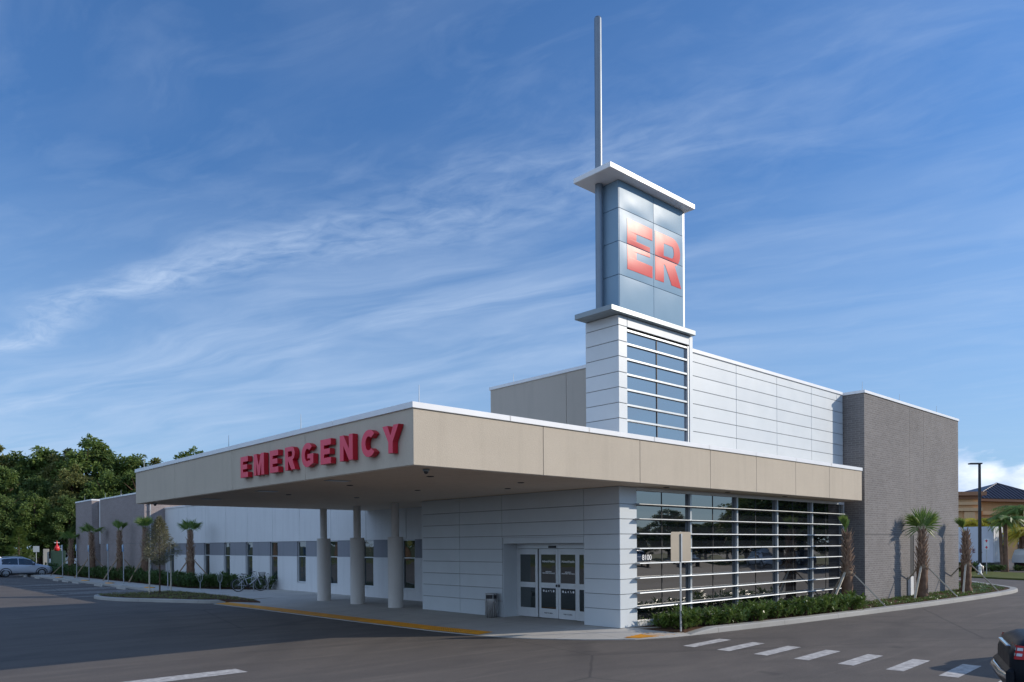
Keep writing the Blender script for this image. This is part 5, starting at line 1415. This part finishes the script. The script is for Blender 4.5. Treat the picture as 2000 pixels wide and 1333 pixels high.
b = MB(); b.grid([[(-.40,-.075,.885),(-.40,.075,.885)],[(-.30,-.07,.90),(-.30,.07,.90)],[(-.20,-.03,.895),(-.20,.03,.895)],[(-.12,-.012,.88),(-.12,.012,.88)]], 0, True)
b.box(-.39,-.16,-.05,.05,.855,.883,0,.012); b.build('saddle', M['dark'], o)
b = MB()
for i in range(6):
    z = .72+i*.045; f_ = .10+i*.012
    P = [(.62-f_,-f_,z),(.62+f_,-f_,z),(.62+f_,f_,z),(.62-f_,f_,z),(.62-f_,-f_,z)]; b.tube(P, .0045, 4, 0, False)
for k in range(7):
    for s_ in (-1,1):
        t = -1+2*k/6; b.tube([(.62+t*.10,s_*.10,.72),(.62+t*.16,s_*.16,.945)], .0035, 4, 0, False); b.tube([(.62+s_*.10,t*.10,.72),(.62+s_*.16,t*.16,.945)], .0035, 4, 0, False)
b.build('basket', M['dark'], o)
b = MB(); b.bar((-.62,0,.73),(-.30,0,.75), .12, .015); b.tube([(-.58,.05,.73),(xr,.06,RW)], .006, 5); b.tube([(-.58,-.05,.73),(xr,-.06,RW)], .006, 5); b.build('rear_rack', M['dark'], o)
b = MB(); b.lathe([(.001,-.004),(.095,-.004),(.095,.004),(.001,.004)], (-.08,-.06,.28), 20, 0, True, 'y'); b.tube([(-.08,-.08,.28),(.02,-.08,.14)], .01, 6); b.tube([(-.08,.07,.28),(-.18,.07,.42)], .01, 6); b.box(-.02,.07,-.16,-.08,.125,.145); b.box(-.24,-.14,.08,.16,.41,.43); b.build('crank', M['dark'], o)
b = MB()
for r_ in (RW+.03,):
    for x, a0, a1 in ((xr,20,200),(xf,50,170)):
        P = [[(x+r_*math.cos(R(a0+(a1-a0)*k/12)), q, RW+r_*math.sin(R(a0+(a1-a0)*k/12))) for q in (-.025,.025)] for k in range(13)]
        b.grid(P, 0, True)
b.build('mudguard', M['dark'], o)
# bike racks: post with an oval ring
def rack(x, y, label):
    o = empty('bike_rack', (x, y, .15), R(8)); tag(o, label, 'bike rack', 'bike racks in front of the hedge')
    b = MB(); b.tube([(0,0,0),(0,0,.42)], .022, 8); b.lathe([(.08,0),(.08,.012),(.001,.012)], (0,0,0), 12); b.build('post', M['galv'], o)
    b = MB(); rows = []
    for i in range(25):
        a = 2*math.pi*i/24; rows.append([(math.cos(a)*(.12+.016*math.cos(c)), .016*math.sin(c), .64+math.sin(a)*(.24+.016*math.cos(c))) for c in (0,1.57,3.14,4.71)])
    b.grid(rows, 0, True, True); b.tube([(0,0,.42),(0,0,.86)], .010, 6); b.build('ring', M['galv'], o)
rack(15.25, 41.0, 'leftmost steel bike rack with oval ring in front of the hedge')
rack(15.75, 39.6, 'second steel bike rack from the left with oval ring')
rack(16.35, 38.3, 'third steel bike rack, seen through the rear wheel of the bicycle')
rack(16.60, 37.45, 'fourth steel bike rack, behind the middle of the bicycle')
rack(17.35, 37.4, 'rightmost bike rack leaning into the hedge end')

# stall sign posts seen edge on, wheel stops
pl_ = ['leftmost thin grey sign post by the stalls, nearest the silver car','second thin sign post from the left along the stalls','third thin sign post from the left along the stalls','fourth thin sign post from the left along the stalls','fifth thin sign post from the left along the stalls','thin sign post standing behind the young oak']
for (y, w_, h) in zip((66.4,62.2,58.9,54.3,51.0,43.1), pl_, (2.5,2.5,2.45,2.5,2.45,2.2)):
    o = empty('sign_post', (14.3, y, .15)); tag(o, w_, 'sign post', 'thin sign posts along the stalls')
    b = MB(); b.tube([(0,0,0),(0,0,h)], .03, 8); b.build('post', M['galv'], o)
    b = MB(); b.box(-.045,-.032,-.15,.15,h-.46,h-.02,0,.002); b.build('sign_plate', M['bluepaint'], o)
cols = ['farthest','second farthest','third farthest','fourth','third nearest','second nearest','nearest']
for i, y in enumerate((74.6,69.5,63.4,60.6,57.8,52.3,47.6)):
    b = MB(); P = [(-.075,0),(-.06,.10),(-.04,.115),(.04,.115),(.06,.10),(.075,0)]
    r0 = [(u, -.85, z) for u, z in P]; r1 = [(u, .85, z) for u, z in P]; b.grid([r0, r1], 0, False, True); b.face(r0); b.face(r1[::-1])
    o = b.build('wheel_stop', M['kerb'], None, (13.25, y, .001)); tag(o, '%s pale concrete wheel stop at the head of a stall' % cols[i], 'wheel stop', 'concrete wheel stops')
for i, y in enumerate((66.4,58.9,53.0,45.3)):
    b = MB(); b.lathe([(.55,0),(.55,.02),(.001,.03)], (0,0,0), 14); o = b.build('ramp_mat', M['yellow'], None, (14.05, y, .151)); o.scale = (.45,1,1)
    tag(o, '%s small yellow tactile patch at the walk edge by the sign posts' % ('farthest','third nearest','second nearest','nearest')[i], 'tactile patch', 'yellow patches at the walk edge')
o = empty('road_sign', (17.5,92.5,0)); tag(o, 'small grey road sign on a post in front of the wood', 'sign')
b = MB(); b.tube([(0,0,0),(0,0,2.3)], .04, 6); b.build('post', M['galv'], o)
b = MB(); b.box(-.28,.28,-.06,-.045,2.0,2.62,0,.003); b.build('sign_plate', M['alu'], o)
for c in kids(o): c.rotation_euler = (0,0,R(-10))
o = empty('utility_cabinet', (21.6,102.4,0), R(-12)); tag(o, 'dark green utility cabinet below the wood behind the hedge', 'utility cabinet')
b = MB(); b.box(-.75,.75,-.6,.6,0,2.1,0,.03); b.build('cabinet', M['green'], o)
b = MB(); b.box(-.6,.6,-.63,-.602,.3,1.9,0,.01); b.build('door', M['green'], o)
b = MB(); b.box(-1.5,-.9,-.4,.4,0,2.3,0,.02); b.build('concrete_post', M['kerb'], o)
# red figure hung beside the far post
o = empty('red_marker', (21.4,102.0,0)); tag(o, 'bright red bulb shaped marker with small white cross bar on a pole before the wood', 'marker')
b = MB(); b.tube([(0,0,0),(0,0,2.4)], .03, 6); b.build('pole', M['green'], o)
b = MB(); b.lathe([(.001,2.00),(.18,2.05),(.29,2.2),(.28,2.45),(.18,2.65),(.07,2.8),(.06,3.15),(.001,3.3)], (0,0,0), 18); b.build('bulb', M['redsign'], o)
b = MB(); b.box(-.28,.28,-.04,.04,2.98,3.06,0,.01); b.build('cross_bar', M['white2'], o)
for c in kids(o): c.rotation_euler = (0,0,R(-12))
